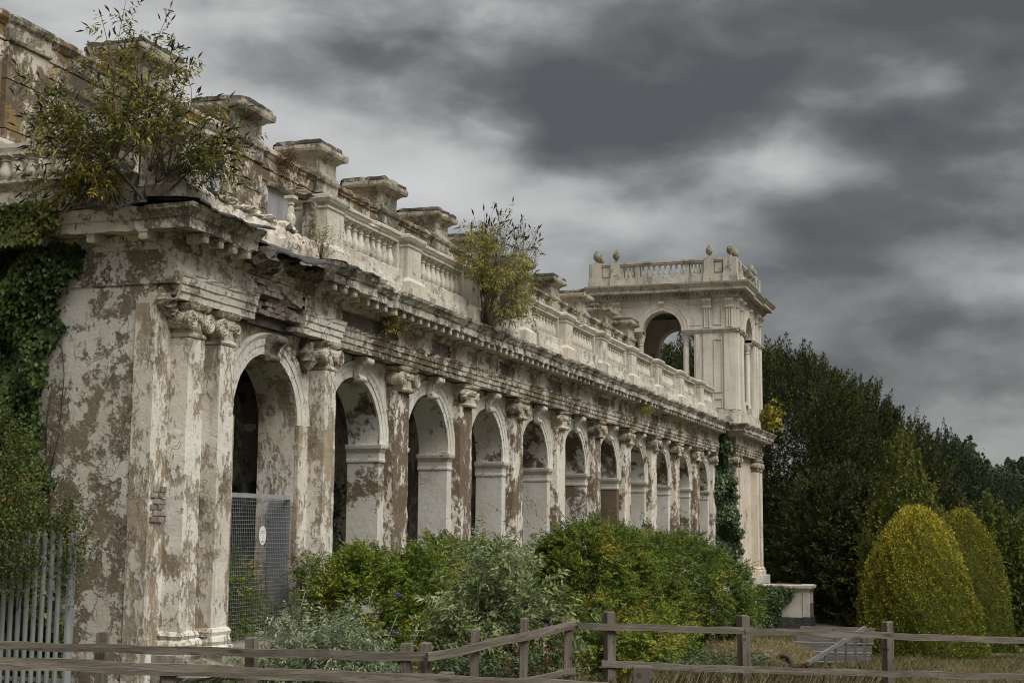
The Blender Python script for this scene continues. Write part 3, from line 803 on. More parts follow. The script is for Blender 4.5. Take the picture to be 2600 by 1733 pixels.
# frieze core and skin panels with ragged gaps
def ragged(xa, xb, za, zb, seed, left=True, right=True, amp=0.10):
    rr = random.Random(seed)
    n = 7
    L = [(xa + (rr.uniform(-amp, amp) if left and 0 < i < n else 0), za + (zb - za) * i / n) for i in range(n + 1)]
    Rg = [(xb + (rr.uniform(-amp, amp) if right and 0 < i < n else 0), za + (zb - za) * i / n) for i in range(n + 1)]
    k = max(2, int((xb - xa) / 0.25))
    bot = [(xa + (xb - xa) * i / k, za) for i in range(1, k)]
    return [(x, z) for x, z in L[::-1]] + bot + Rg
mb = MB(); mb.box(PX0 + 0.06, -3.52, YP + 0.05, -0.24, 5.15, 5.50); mb.box(-3.52, TX0, YA + 0.05, 0.0, 5.155, 5.50); mb.box(TX0, TX1 - 0.06, YT + 0.05, 0.0, 5.15, 5.50)
link('frieze_core', mb.mesh('frieze_core'), 'core', LOG)
skins = [(-8.80, -6.47, YP), (-4.95, -3.52, YP), (-3.50, -3.12, YA), (-0.55, 1.2, YA), (2.25, 5.4, YA), (6.35, 9.1, YA), (10.3, 13.9, YA), (15.2, 20.6, YA), (21.6, 27.0, YA), (27.0, 32.7, YA), (32.78, 39.6, YT)]
for i, (xa, xb, y) in enumerate(skins):
    mb = MB(); mb.prism(ragged(xa, xb, 5.152, 5.465, i, i > 0, i < 10), y, y + 0.06)
    link('frieze_panel', mb.mesh('frieze_panel'), 'frieze' if i else 'pavent', LOG)
mb = MB(); mb.prism([(-6.5, 5.465), (-6.47, 5.42), (-6.1, 5.41), (-5.75, 5.37), (-5.5, 5.27), (-5.2, 5.2), (-4.9, 5.152), (-4.9, 5.465)], YP, YP + 0.06)
link('frieze_panel', mb.mesh('frieze_panel'), 'pavent', LOG)
mb = MB(); mb.box(PX0 - 0.03, PX0 + 0.12, YP + 0.003, 3.2, 4.97, 5.465); link('frieze_panel', mb.mesh('frieze_panel'), 'endwall', LOG)
# cornice
BED = [(-0.1, 5.44), (0.0, 5.44), (0.035, 5.46), (0.05, 5.50), (0.075, 5.515), (0.09, 5.56), (0.12, 5.57), (0.12, 5.66), (-0.1, 5.68)]
COR = [(0.05, 5.664), (0.40, 5.664), (0.42, 5.65), (0.46, 5.65), (0.46, 5.79), (0.485, 5.80), (0.50, 5.82), (0.535, 5.87), (0.575, 5.90), (0.60, 5.955), (0.30, 6.02), (-0.25, 6.05)]
path = [(PX0, 3.3), (PX0, YP), (-3.5, YP), (-3.5, YA), (TX0, YA), (TX0, YT), (TX1, YT), (TX1, 5.4)]
mb = MB(); mb.mould(path, BED, 0.2, 0.006, 0.1, 8); link('bed_moulding', mb.mesh('bed_moulding'), 'cornice', LOG)
cors = []
segs = [[(PX0, 3.3), (PX0, YP), (-7.35, YP)], [(-4.75, YP), (-3.5, YP), (-3.5, YA), (-1.8, YA)]]
xx = [-1.8, 1.7, 5.2, 9.0, 13.2, 18.0, 23.0, 28.0, 32.1]
for a, b in zip(xx, xx[1:]): segs.append([(a + random.uniform(0.01, 0.12), YA), (b, YA)])
segs.append([(TX0, YA + 0.25), (TX0, YT), (TX1, YT), (TX1, 5.4)])
for i, s in enumerate(segs):
    mb = MB(); mb.mould(s, COR, 0.13 if i < 5 else 0.25, 0.008, 0.2, 60 + i)
    cors.append((s, link('cornice', mb.mesh('cornice'), 'cornice', LOG)))
MOD = MB(); MOD.mould([(-0.065, 0.0), (-0.065, -0.30), (0.065, -0.30), (0.065, 0.0)], [(-0.06, -0.13), (-0.012, -0.13), (-0.004, -0.10), (-0.004, -0.035), (0.012, -0.03), (0.012, 0.0), (-0.06, 0.0)], 0.1, 0.003, 0.0, 4)
MOD.box(-0.055, 0.055, -0.29, 0.0, -0.125, -0.004)
MODM = MOD.mesh('modillion')
rr = random.Random(3)
def mods(cor, xa, xb, y, gaps=0.1):
    x = xa
    while x < xb:
        if rr.random() > gaps: link('modillion', MODM, 'balustrade', cor, (x, y - 0.115, 5.66), (0, 0, rr.uniform(-0.03, 0.03)))
        x += 0.40
mods(cors[0][1], PX0 + 0.1, -7.4, YP, 0.0)
y = 0.0
while y < 3.0:
    link('modillion', MODM, 'balustrade', cors[0][1], (PX0 - 0.115, y - 0.25, 5.66), (0, 0, -PI / 2)); y += 0.85
mods(cors[1][1], -4.6, -3.5, YP, 0.1); mods(cors[1][1], -3.3, -1.8, YA, 0.35)
for s, c in cors[2:-1]: mods(c, s[0][0] + 0.1, s[1][0] - 0.05, YA, 0.08)
mods(cors[-1][1], TX0 + 0.1, TX1, YT, 0.0)
for i in range(14):
    x = -7.3 + i * 0.185
    mb = MB(); mb.lump((x, YP - 0.14 + rr.uniform(-0.05, 0.05), 5.70 + rr.uniform(-0.06, 0.06)), (rr.uniform(0.10, 0.2), rr.uniform(0.10, 0.24), rr.uniform(0.07, 0.16)), 0.35, 8, 6, i)
    link('cornice_rubble', mb.mesh('cornice_rubble'), 'core', LOG)
mb = MB(); mb.lump((-7.05, YP - 0.42, 5.60), (0.26, 0.2, 0.17), 0.25, 9, 7, 77); link('cornice_rubble', mb.mesh('cornice_rubble'), 'core', LOG)
# lead flashing: thin buckled sheets lying over the cornice edge
def sheet(path, w0, w1, z, drop, seed):
    rr = random.Random(seed)
    mb = MB(); n = 26
    (x0, y0), (x1, y1) = path
    d = Vector((x1 - x0, y1 - y0)).normalized(); nn = Vector((d.y, -d.x))
    vs, fs = [], []
    for i in range(n + 1):
        t = i / n
        px, py = x0 + (x1 - x0) * t, y0 + (y1 - y0) * t
        w = w0 + (w1 - w0) * t + rr.uniform(-0.02, 0.02)
        dz = rr.uniform(-0.006, 0.006) + 0.012 * math.sin(i * 0.55 + seed) - drop * math.sin(PI * t) * 0.4
        for th in (0, 0.03):
            vs += [(px - nn.x * 0.25, py - nn.y * 0.25, z + 0.09 - th), (px + nn.x * w * 0.6, py + nn.y * w * 0.6, z + 0.03 + dz - th), (px + nn.x * w, py + nn.y * w, z - drop * 0.5 + dz * 2 - th)]
    for i in range(n):
        a = i * 6
        for q in (0, 1): fs.append((a + q, a + q + 6, a + q + 7, a + q + 1))
        for q in (3, 4): fs.append((a + q + 1, a + q + 7, a + q + 6, a + q))
        fs.append((a + 2, a + 8, a + 11, a + 5))
    mb.add(vs, fs)
    return mb.mesh('lead_flashing')
for i, (pa, w0, w1, z, dr) in enumerate((([(PX0, 2.0), (PX0, YP + 0.1)], 0.62, 0.66, 6.02, 0.05), ([(PX0 - 0.5, YP), (-7.3, YP)], 0.66, 0.7, 6.02, 0.06), ([(-7.25, YP), (-4.9, YP)], 0.42, 0.62, 5.93, 0.12), ([(-4.6, YP), (-3.2, YP)], 0.6, 0.58, 6.02, 0.05), ([(2.6, YA), (4.4, YA)], 0.62, 0.6, 6.0, 0.06), ([(31.0, YA), (32.6, YA)], 0.62, 0.64, 6.0, 0.1))):
    link('lead_flashing', sheet(pa, w0, w1, z, dr, i), 'lead', LOG)
# roof slab, ceiling, floor and inner wall
mb = MB(); mb.box(-8.6, TX0, -0.25, 3.3, 5.5, 6.06); link('roof_slab', mb.mesh('roof_slab'), 'cap', LOG)
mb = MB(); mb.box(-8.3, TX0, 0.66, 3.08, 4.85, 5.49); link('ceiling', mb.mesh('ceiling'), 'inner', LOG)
mb = MB(); mb.box(-3.4, TX0, -0.62, 3.1, -2.4, -0.155); mb.mould([(-3.4, 3.0), (-3.4, -0.62)], [(-0.01, -0.2), (0.0, -0.2)], 3, 0) if False else None; link('podium', mb.mesh('podium'), 'pedestal', LOG); mb = MB(); mb.box(-8.6, -3.41, -0.60, 3.1, -2.4, -0.158); link('podium', mb.mesh('podium'), 'stone', LOG)

mb = MB(); mb.box(-8.6, -3.5, -0.75, -0.61, -2.4, -0.17); link('podium_step', mb.mesh('podium_step'), 'stone', LOG)
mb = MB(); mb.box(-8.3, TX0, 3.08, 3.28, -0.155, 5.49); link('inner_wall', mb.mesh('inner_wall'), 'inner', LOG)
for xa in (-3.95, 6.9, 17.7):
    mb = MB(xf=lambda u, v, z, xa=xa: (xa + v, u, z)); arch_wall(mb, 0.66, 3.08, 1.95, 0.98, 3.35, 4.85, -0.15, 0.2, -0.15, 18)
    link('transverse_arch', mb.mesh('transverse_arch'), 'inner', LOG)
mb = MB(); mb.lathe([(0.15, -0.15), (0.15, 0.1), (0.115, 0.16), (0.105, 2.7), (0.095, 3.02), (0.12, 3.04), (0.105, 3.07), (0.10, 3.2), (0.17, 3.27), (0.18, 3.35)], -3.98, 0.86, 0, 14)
link('inner_column', mb.mesh('inner_column', True, 40), 'spandrel', LOG)

# balustrade over the arcade
BAL = MB()
BAL.lathe([(0.085, 0.0), (0.085, 0.045), (0.055, 0.055), (0.06, 0.075), (0.088, 0.13), (0.096, 0.19), (0.085, 0.26), (0.062, 0.34), (0.05, 0.41), (0.046, 0.44), (0.066, 0.45), (0.066, 0.47), (0.046, 0.48), (0.046, 0.51), (0.072, 0.525), (0.072, 0.55)], 0, 0, 0, 12)
BAL.box(-0.088, 0.088, -0.088, 0.088, 0.548, 0.60); BAL.box(-0.095, 0.095, -0.095, 0.095, -0.01, 0.02)
BALM = BAL.mesh('baluster', True, 40)
YB = -0.12
PB = MB()
PB.mould([(-0.34, 0.34), (-0.34, -0.30), (0.34, -0.30), (0.34, 0.34)], [(0.10, 6.03), (0.10, 6.40), (0.06, 6.44), (0.0, 6.50), (0.0, 7.10), (0.025, 7.12), (0.025, 7.15), (0.0, 7.16), (0.0, 7.2), (0.05, 7.22), (0.085, 7.28), (0.085, 7.34), (0.0, 7.37)], 0.3, 0.004, 0.06, 4)
PB.box(-0.34, 0.34, -0.299, 0.33, 6.4, 7.366)
PBM = PB.mesh('pier')
rr = random.Random(8)
def plinthm(xa, xb, seed):
    mb = MB(); mb.mould([(xa, YB - 0.22), (xb, YB - 0.22)], [(-0.5, 6.02), (0.05, 6.02), (0.05, 6.30), (0.02, 6.32), (0.0, 6.45), (0.0, 6.60), (-0.02, 6.62), (-0.44, 6.62), (-0.5, 6.5)], 0.16, 0.006, 0.04, seed)
    return mb.mesh('plinth')
def railm(xa, xb, seed):
    mb = MB(); mb.mould([(xa, YB - 0.10), (xb, YB - 0.10)], [(-0.24, 7.19), (0.02, 7.19), (0.02, 7.25), (0.04, 7.26), (0.06, 7.30), (0.085, 7.32), (0.085, 7.37), (0.06, 7.39), (-0.28, 7.40), (-0.28, 7.3)], 0.25, 0.004, 0.05, seed)
    return mb.mesh('handrail')
for k in range(-1, 10):
    px = -3.56 + BAY * k
    if k >= 0:
        link('pier', PBM, 'balustrade', LOG, (px, YB, 0))
    nx = px + BAY
    if k < 0: continue
    xe = min(nx - 0.345, TX0 + 0.5)
    p = link('plinth', plinthm(px + 0.345, xe, k), 'plinth', LOG)
    r = link('handrail', railm(px + 0.345, xe, k), 'balustrade', LOG)
    nb = 10
    for j in range(nb):
        x = px + 0.345 + (xe - px - 0.345) * (j + 0.9) / (nb + 0.8)
        if k > 5 and x > xe - 0.2: continue
        link('baluster', BALM, 'balustrade', p, (x, YB, 6.605), (0, 0, rr.uniform(0, 0.1)))
    mb = MB(); mb.box(px + 0.35, px + 0.46, YB - 0.12, YB + 0.1, 6.61, 7.19); link('half_pier', mb.mesh('half_pier'), 'balustrade', p)
    mb = MB(); mb.box(xe - 0.11, xe - 0.005, YB - 0.12, YB + 0.1, 6.61, 7.19); link('half_pier', mb.mesh('half_pier'), 'balustrade', p)
link('pier', PBM, 'balustrade', LOG, (-8.35, YB - 0.06, 0)); link('pier', PBM, 'balustrade', LOG, (-8.45, 3.0, 0))
# broken first bay: rubble on the plinth, one lone baluster, rail stump
mb = MB(); mb.mould([(-7.95, YB - 0.22), (-3.91, YB - 0.22)], [(-0.5, 6.02), (0.05, 6.02), (0.05, 6.28), (0.0, 6.34), (-0.03, 6.47), (-0.2, 6.52), (-0.4, 6.5), (-0.5, 6.4)], 0.11, 0.028, 0.3, 44)
pl_ = link('broken_plinth', mb.mesh('broken_plinth'), 'rubble', LOG)
for i in range(26):
    x = -7.9 + i * 0.12
    mb = MB(); mb.lump((x + rr.uniform(-0.04, 0.04), YB - 0.1 + rr.uniform(-0.1, 0.14), 6.53 + 0.03 * rr.random()), (rr.uniform(0.07, 0.14), rr.uniform(0.09, 0.16), rr.uniform(0.04, 0.09)), 0.25, 8, 5, i + 100)
    link('rubble_stone', mb.mesh('rubble_stone'), 'rubble', pl_)
link('baluster', BALM, 'balustrade', pl_, (-4.68, YB, 6.56), label='lone surviving baluster of the broken bay')
mb = MB(); mb.lump((-4.34, YB, 7.28), (0.34, 0.16, 0.09), 0.22, 9, 6, 31); mb.box(-4.05, -3.9, YB - 0.12, YB + 0.1, 6.5, 7.2)
link('rail_stump', mb.mesh('rail_stump'), 'cap', pl_)
# balustrade along the end wall
mb = MB(); mb.mould([(-8.72, 2.66), (-8.72, 0.25)], [(-0.3, 6.02), (0.05, 6.02), (0.05, 6.45), (0.0, 6.5), (0.0, 6.62), (-0.3, 6.62)], 0.3, 0.005, 0.05, 71); pe = link('plinth', mb.mesh('plinth'), 'plinth', LOG)
mb = MB(); mb.mould([(-8.66, 2.66), (-8.66, 0.25)], [(-0.24, 7.05), (0.02, 7.05), (0.05, 7.1), (0.085, 7.16), (0.085, 7.22), (-0.28, 7.24)], 0.3, 0.004, 0.05, 72); link('handrail', mb.mesh('handrail'), 'balustrade', LOG)
for j in range(10): link('baluster', BALM, 'balustrade', pe, (-8.74, 2.48 - j * 0.235, 6.605)).scale = (1.1, 1.1, 0.76)

# ------------------------------------------------------------------ rear wall with capped piers
REAR = thing('terrace_wall', 'tall peeling wall behind the balustrade topped by square capped piers', 'wall', (12, 3.3, 6.0))
mb = MB(); mb.box(-16, 33.38, 3.36, 3.9, -1.0, 9.42); link('wall_face', mb.mesh('wall_face'), 'rearwall', REAR)
# courses: proud blocks laid in rows between piers with open joints
def pier_x(n): return -0.20 + BAY * n
rr = random.Random(14)
for n in range(-4, 10):
    px = pier_x(n)
    # pier strip (two tall blocks with recessed joints)
    for (za, zb) in ((6.08, 6.9), (6.92, 7.75), (7.77, 8.55), (8.57, 9.16)):
        mb = MB(); mb.box(px - 0.52, px + 0.52, 3.22, 3.365, za, zb); link('wall_block', mb.mesh('wall_block'), 'rearwall', REAR)
    xa, xb = px + 0.53, px + BAY - 0.53
    if n < 9:
        for (za, zb) in ((6.08, 6.9), (6.92, 7.75), (7.77, 8.30)):
            for (a, b) in ((xa, xa + 0.42), (xb - 0.42, xb)):
                mb = MB(); mb.box(a + 0.01, b - 0.01, 3.30, 3.365, za, zb); link('wall_block', mb.mesh('wall_block'), 'rearwall', REAR)
        mb = MB(); mb.box(xa + 0.01, xb - 0.01, 3.29, 3.365, 8.92, 9.16); link('wall_block', mb.mesh('wall_block'), 'rearwall', REAR)
        for (a, b) in ((xa, xa + 0.42), (xb - 0.42, xb)):
            mb = MB(); mb.box(a + 0.01, b - 0.01, 3.30, 3.365, 8.32, 8.90); link('wall_block', mb.mesh('wall_block'), 'rearwall', REAR)
        # boarded window
        wv_ = MB(); wv_.box(xa + 0.45, xb - 0.45, 3.345, 3.358, 6.3, 8.84); wd = link('window_board', wv_.mesh('window_board'), 'board', REAR)
        mb = MB(); mb.mould([(xa + 0.36, 3.30), (xb - 0.36, 3.30)], [(-0.05, 8.84), (0.06, 8.84), (0.08, 8.88), (0.10, 8.92), (-0.05, 8.93)], 0.3, 0.006, 0.1, n); link('lintel', mb.mesh('lintel'), 'cap', wd)
    # string, parapet and coping pieces
    mb = MB(); mb.mould([(px - 0.53, 3.21), (px + 0.53, 3.21)], [(-0.15, 9.18), (0.04, 9.18), (0.05, 9.22), (0.0, 9.24), (0.0, 9.46), (0.05, 9.50), (0.07, 9.56), (0.07, 9.60), (-0.6, 9.64)], 0.26, 0.006, 0.1, n + 50); cp = link('pier_block', mb.mesh('pier_block'), 'cap', REAR)
    if n < 9:
        mb = MB(); mb.mould([(xa, 3.32), (xb, 3.32)], [(-0.1, 9.18), (0.05, 9.18), (0.055, 9.21), (0.02, 9.23), (0.0, 9.24), (0.0, 9.44), (0.03, 9.45), (0.06, 9.50), (0.10, 9.54), (0.10, 9.62), (0.06, 9.65), (-0.62, 9.66), (-0.62, 9.42)], 0.2, 0.006, 0.08, n + 70); link('coping', mb.mesh('coping'), 'rearwall', REAR)
    if n == -2: continue
    # cap: neck, moulded slab, rough mossy top slab
    mb = MB(); sq = lambda q: [(px - q, 3.75 + q), (px - q, 3.75 - q), (px + q, 3.75 - q), (px + q, 3.75 + q), (px - q, 3.75 + q)]
    mb.mould(sq(0.50), [(-0.2, 9.62), (0.04, 9.62), (0.04, 9.68), (0.0, 9.70), (0.0, 10.02), (0.03, 10.04), (0.07, 10.08), (0.13, 10.11), (0.20, 10.13), (0.22, 10.19), (0.22, 10.27), (-0.2, 10.28)], 0.25, 0.005, 0.06, n + 90, False)
    ck_ = link('pier_cap', mb.mesh('pier_cap'), 'cap', REAR)
    mb = MB(); mb.mould(sq(0.50), [(-0.48, 10.276), (0.19, 10.276), (0.20, 10.30), (0.185, 10.375), (0.12, 10.40), (-0.48, 10.41)], 0.12, 0.014, 0.25, n + 120, False)
    link('cap_slab', mb.mesh('cap_slab'), 'captop', ck_)
mb = MB(); mb.box(-16, 33.3, 3.9, 12, -1, 9.0); link('building_mass', mb.mesh('building_mass'), 'rearwall', REAR)

# ------------------------------------------------------------------ belvedere tower
TW = thing('belvedere_tower', 'square cream belvedere tower with open arches, parapet and stone pine cones', 'tower', (36.5, 2.2, -2.4))
CXT, CYT, HW = 36.55, 2.2, 3.15
def face_xf(f):
    ca, sa = [(0, -1), (-1, 0), (0, 1), (1, 0)][f]     # outward normal: front, left, back, right
    def xf(u, w, z):
        # u along the face, w outward from face plane
        n_ = (ca, sa); t_ = (-sa, ca)
        return (CXT + n_[0] * (HW + w) + t_[0] * u, CYT + n_[1] * (HW + w) + t_[1] * u, z)
    return xf
# lower storey
mb = MB(); mb.box(TX0 + 0.35, 39.45, -0.72, 5.4, -0.3, 4.775); lw = link('lower_wall', mb.mesh('lower_wall'), 'towerlow', TW)
def tpil(xa, xb, ya, yb, seed):
    mb = MB(); mb.box(xa, xb, ya, yb, -0.1, 4.2)
    q = [(xa, yb), (xa, ya), (xb, ya), (xb, yb)]
    mb.mould(q, [(-0.02, -0.3), (0.10, -0.3), (0.10, -0.12), (0.05, -0.08), (0.07, -0.02), (0.0, 0.05)], 0.3, 0.004, 0.05, seed)
    return mb.mesh('pilaster')
for i, (xa, xb, ya, yb) in enumerate(((TX0 + 0.15, TX0 + 0.62, -1.0, -0.6), (TX0 + 0.9, TX0 + 1.35, -1.0, -0.7), (38.0, 38.5, -1.0, -0.7), (38.95, 39.5, -1.0, -0.6))):
    p = link('pilaster', tpil(xa, xb, ya, yb, i), 'towerlow', TW)
    link('capital', PCAPS[i % 3], 'towerlow', p, ((xa + xb) / 2, -0.68, ZA - 0.004))
mb = MB(); mb.box(TX0 + 0.12, TX0 + 0.36, -0.55, -0.1, -0.1, 4.7); link('pilaster', mb.mesh('pilaster'), 'towerlow', TW)
mb = MB(); mb.box(TX0 - 0.15, 39.75, -1.25, 5.4, -2.9, -0.305); link('podium', mb.mesh('podium'), 'pedestal', TW)
mb = MB(); mb.box(TX0 + 0.1, 39.5, -0.9, 5.4, 5.45, 6.06); link('roof_slab', mb.mesh('roof_slab'), 'cap', TW)
# upper storey
AH, AZS, AZT = 0.84, 10.02, 11.35
for f in range(4):
    xf = face_xf(f)
    mb = MB(xf)
    e = 0.0 if f in (1, 3) else 0.6
    y0, y1 = 0.0, -0.6
    def bx(u0, u1, z0, z1, w0=0.0, w1=-0.6, mbb=None):
        (mbb or mb).box(u0, u1, w1, w0, z0, z1)
    uo = 0.62 if f == 3 else 0.0
    for s in (-1, 1):
        a, b = sorted((uo + s * 1.38, s * (HW - e * 1.0)))
        bx(a, b, 6.06, AZT)
        a, b = sorted((uo + s * AH, uo + s * 1.38))
        bx(a, b, 6.06, 6.98); bx(a, b, 9.82, 10.02)
    n = 18
    arc = [(uo - AH * math.cos(PI * i / n), AZS + AH * math.sin(PI * i / n)) for i in range(n + 1)]
    P0 = [(uo - 1.38, AZS)] + arc + [(uo + 1.38, AZS)]; T0 = [(p[0], AZT) for p in P0]
    k = len(P0)
    vs = [(p[0], 0, p[1]) for p in P0] + [(p[0], 0, p[1]) for p in T0] + [(p[0], -0.6, p[1]) for p in P0] + [(p[0], -0.6, p[1]) for p in T0]
    fs = []
    for i in range(k - 1):
        fs += [(i, i + 1, k + i + 1, k + i), (2 * k + i + 1, 2 * k + i, 3 * k + i, 3 * k + i + 1), (k + i, k + i + 1, 3 * k + i + 1, 3 * k + i), (i + 1, i, 2 * k + i, 2 * k + i + 1)]
    mb.add(vs, fs)
    wl = link('upper_wall', mb.mesh('upper_wall'), 'tower', TW)
    mb = MB(lambda x, y, z, xf=xf: xf(x, -y, z)); archivolt(mb, uo, AH, AZS, 0, [(0, -0.02), (0, 0.04), (0.14, 0.04), (0.14, 0.06), (0.27, 0.06), (0.30, 0.09), (0.34, 0.09), (0.34, -0.02)], 26, 0.0); link('archivolt', mb.mesh('archivolt'), 'tower', wl)
    mb = MB(xf)
    mb.add([(x, -y, z + AZT - 0.08) for x, y, z in console(0.2, 0.42, 0.14, False).v], console(0.2, 0.42, 0.14, False).f); link('keystone', mb.mesh('keystone'), 'tower', wl)
    for s in (-1, 1):
        mb = MB(xf); mb.lathe([(0.17, 6.98), (0.17, 7.08), (0.135, 7.12), (0.13, 9.2), (0.115, 9.42), (0.14, 9.44), (0.12, 9.48), (0.16, 9.6), (0.19, 9.72), (0.2, 9.82)], uo + s * (AH + 0.145), -0.25, 0, 12)
        link('column', mb.mesh('column', True, 40), 'tower', wl)
        # pilasters, corner piers, consoles, panel frames
        for (ua, ub, pw_) in ((1.45, 1.66, 0.05), (1.78, 2.14, 0.07), (2.66, HW + (0.0 if f in (1, 3) else 0.0), 0.08)):
            a, b = sorted((s * ua, s * ub))
            mb = MB(xf); mb.box(a, b, 0.001, pw_, 6.62, 9.9 if ua > 1.5 else 9.82); link('pilaster', mb.mesh('pilaster'), 'tower', wl)
            if ua > 1.5:
                mb = MB(xf)
                c0 = (a + b) / 2; h_ = min(0.17, (b - a) / 2 - 0.01)
                mb.add([(x * h_ / 0.15 + c0, -y, z * 1.0 + AZT - 0.03) for x, y, z in console(0.30, 0.42, 0.20, False).v], console(0.30, 0.42, 0.20, False).f)
                for q in (-0.1, 0.0, 0.1): mb.box(c0 + q - 0.035, c0 + q + 0.035, 0.001, 0.075, 10.08, AZT - 0.42)
                link('console', mb.mesh('console'), 'tower', wl)
        for (ua, ub, za, zb) in ((2.22, 2.58, 7.35, 9.6), (2.22, 2.58, 10.2, 11.15), (2.22, 2.58, 6.7, 7.1)):
            a, b = sorted((s * ua, s * ub)); t = 0.035
            mb = MB(xf)
            mb.box(a, b, 0.001, 0.04, zb - t, zb); mb.box(a, b, 0.001, 0.04, za, za + t); mb.box(a, a + t, 0.001, 0.038, za + t, zb - t); mb.box(b - t, b, 0.001, 0.038, za + t, zb - t)
            link('panel_frame', mb.mesh('panel_frame'), 'tower', wl)
        a, b = sorted((s * 1.22, s * 1.68)); mb = MB(xf); t = 0.03
        mb.box(a, b, 0.001, 0.03, 11.08, 11.11); mb.box(a if s > 0 else a, b, 0.001, 0.03, 10.2, 10.23)
        link('panel_frame', mb.mesh('panel_frame'), 'tower', wl)
    for (ua, ub, o) in ((-HW - 0.08, -2.62, 0.14), (-2.62, -2.18, 0.06), (-2.18, -1.74, 0.13), (-1.74, uo - AH, 0.08), (uo + AH, 1.74, 0.08), (1.74, 2.18, 0.13), (2.18, 2.62, 0.06), (2.62, HW + 0.08, 0.14)):
        mb = MB(xf); q_ = f * 0.004; mb.box(ua, ub, -0.3, o, 9.90 - q_, 9.97 + q_); mb.box(ua, ub, -0.3, o + 0.035, 9.97 + q_, 10.03 + q_)
        link('string_course', mb.mesh('string_course'), 'towertrim', TW)
    mb = MB(xf); mb.box(-HW - 0.1, HW + 0.1, -0.5, 0.12, 6.02, 6.5 + f * 0.004); mb.box(-HW - 0.045, HW + 0.045, -0.5, 0.06, 6.5 + f * 0.004, 6.6 + f * 0.004); link('base_course', mb.mesh('base_course'), 'plinth', TW)
    # balustrade in the opening
    for j in range(6):
        mb = None
        x, y, z = xf(-0.7 + j * 0.28, -0.3, 6.6)
        if f in (0, 1): link('baluster', BALM, 'tower', wl, (x, y, 6.6)).scale = (0.9, 0.9, 0.8)
    mb = MB(xf); mb.box(uo - AH, uo + AH, -0.42, -0.15, 7.08, 7.18); link('handrail', mb.mesh('handrail'), 'tower', wl)
    # parapet
    mb = MB(xf); mb.box(-HW + 0.05, HW - 0.05, -0.35, 0.0 - f * 0.003, 12.02, 12.38 + f * 0.004); link('parapet_base', mb.mesh('parapet_base'), 'towertrim', TW)
    pr = MB(xf); pr.box(-HW - 0.02, HW + 0.02, -0.36, 0.05, 12.965 - f * 0.003, 13.03 + f * 0.004); pr.box(-HW + 0.2, HW - 0.2, -0.3, 0.02, 12.90, 12.962 - f * 0.003); link('parapet_rail', pr.mesh('parapet_rail'), 'towertrim', TW)
    for s in (-1, 1):
        for (ua, ub, o) in ((1.84, 2.24, 0.06), (2.66, HW + 0.005, 0.06)):
            a, b = sorted((s * ua, s * ub)); mb = MB(xf); mb.box(a, b, -0.37, o, 12.40 + f * 0.004, 13.06 + f * 0.004); mb.box(a - 0.03, b + 0.03, -0.4, o + 0.03, 12.03, 12.4 + f * 0.004); link('parapet_pier', mb.mesh('parapet_pier'), 'towertrim', TW)
        a, b = sorted((s * 2.24, s * 2.66)); mb = MB(xf); mb.box(a, b, -0.3, -0.03, 12.38, 12.9); mb.box(a + 0.06, b - 0.06, -0.02, 0.005, 12.45, 12.85); link('parapet_panel', mb.mesh('parapet_panel'), 'towertrim', TW)
        for (ua, ub) in ((1.70, 1.84), (0.98, 1.18)):
            a, b = sorted((s * ua, s * ub)); mb = MB(xf); mb.box(a, b, -0.3, -0.03, 12.38, 12.9); link('parapet_pier', mb.mesh('parapet_pier'), 'towertrim', TW)
    us = [-1.60, -1.44, -1.28] + [-0.85 + i * 1.7 / 7 for i in range(8)] + [1.28, 1.44, 1.60]
    for u in us:
        x, y, z = xf(u, -0.16, 12.38)
        b_ = link('baluster', BALM, 'towertrim', TW, (x, y, 12.38)); b_.scale = (0.78, 0.78, 0.87)
# tower cornice with breaks
def ring(o0, brk):
    h = HW
    pts = []
    for (ca, sa) in ((-1, 0), (0, -1), (1, 0), (0, 1)):
        tx, ty = -sa, ca
        for (u, w) in ((-h, brk), (-1.74, brk), (-1.74, 0), (1.74, 0), (1.74, brk), (h, brk)):
            uu = u if abs(u) < h else math.copysign(h + brk, u)
            pts.append((CXT + ca * (h + w) + tx * uu, CYT + sa * (h + w) + ty * uu))
    out = []
    for p in pts:
        if not out or (abs(out[-1][0] - p[0]) + abs(out[-1][1] - p[1])) > 1e-4: out.append(p)
    if abs(out[0][0] - out[-1][0]) + abs(out[0][1] - out[-1][1]) < 1e-4: out.pop()
    return out + [out[0]]
RP = ring(0, 0.10)
mb = MB(); mb.mould(RP, [(-0.3, 11.34), (0.03, 11.34), (0.05, 11.40), (0.10, 11.43), (0.10, 11.55), (0.16, 11.56), (0.20, 11.60), (0.44, 11.61), (0.44, 11.74), (0.47, 11.76), (0.52, 11.84), (0.56, 11.88), (0.58, 11.95), (-0.3, 12.04)], 0.5, 0.003, 0.03, 3, False)
link('cornice', mb.mesh('cornice'), 'towertrim', TW)
mb = MB()
for f in range(4):
    xf = face_xf(f)
    u = -HW
    while u < HW:
        o = 0.20 if abs(u) > 1.7 else 0.10
        m2 = MB(xf); m2.box(u, u + 0.085, o - 0.05, o + 0.09, 11.45, 11.555); mb.v, mb.f = mb.v + m2.v, mb.f + [tuple(len(mb.v) + i for i in ff) for ff in m2.f]
        u += 0.17
link('dentil_course', mb.mesh('dentil_course'), 'towertrim', TW, kind='stuff')
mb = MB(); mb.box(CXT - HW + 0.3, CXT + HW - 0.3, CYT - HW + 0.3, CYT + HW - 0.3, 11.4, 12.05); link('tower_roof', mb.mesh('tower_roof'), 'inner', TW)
PC_ = MB()
PC_.lathe([(0.13, 0), (0.13, 0.05), (0.09, 0.07), (0.045, 0.12), (0.05, 0.17), (0.09, 0.19)], 0, 0, 0, 10)
vs, fs = [], []
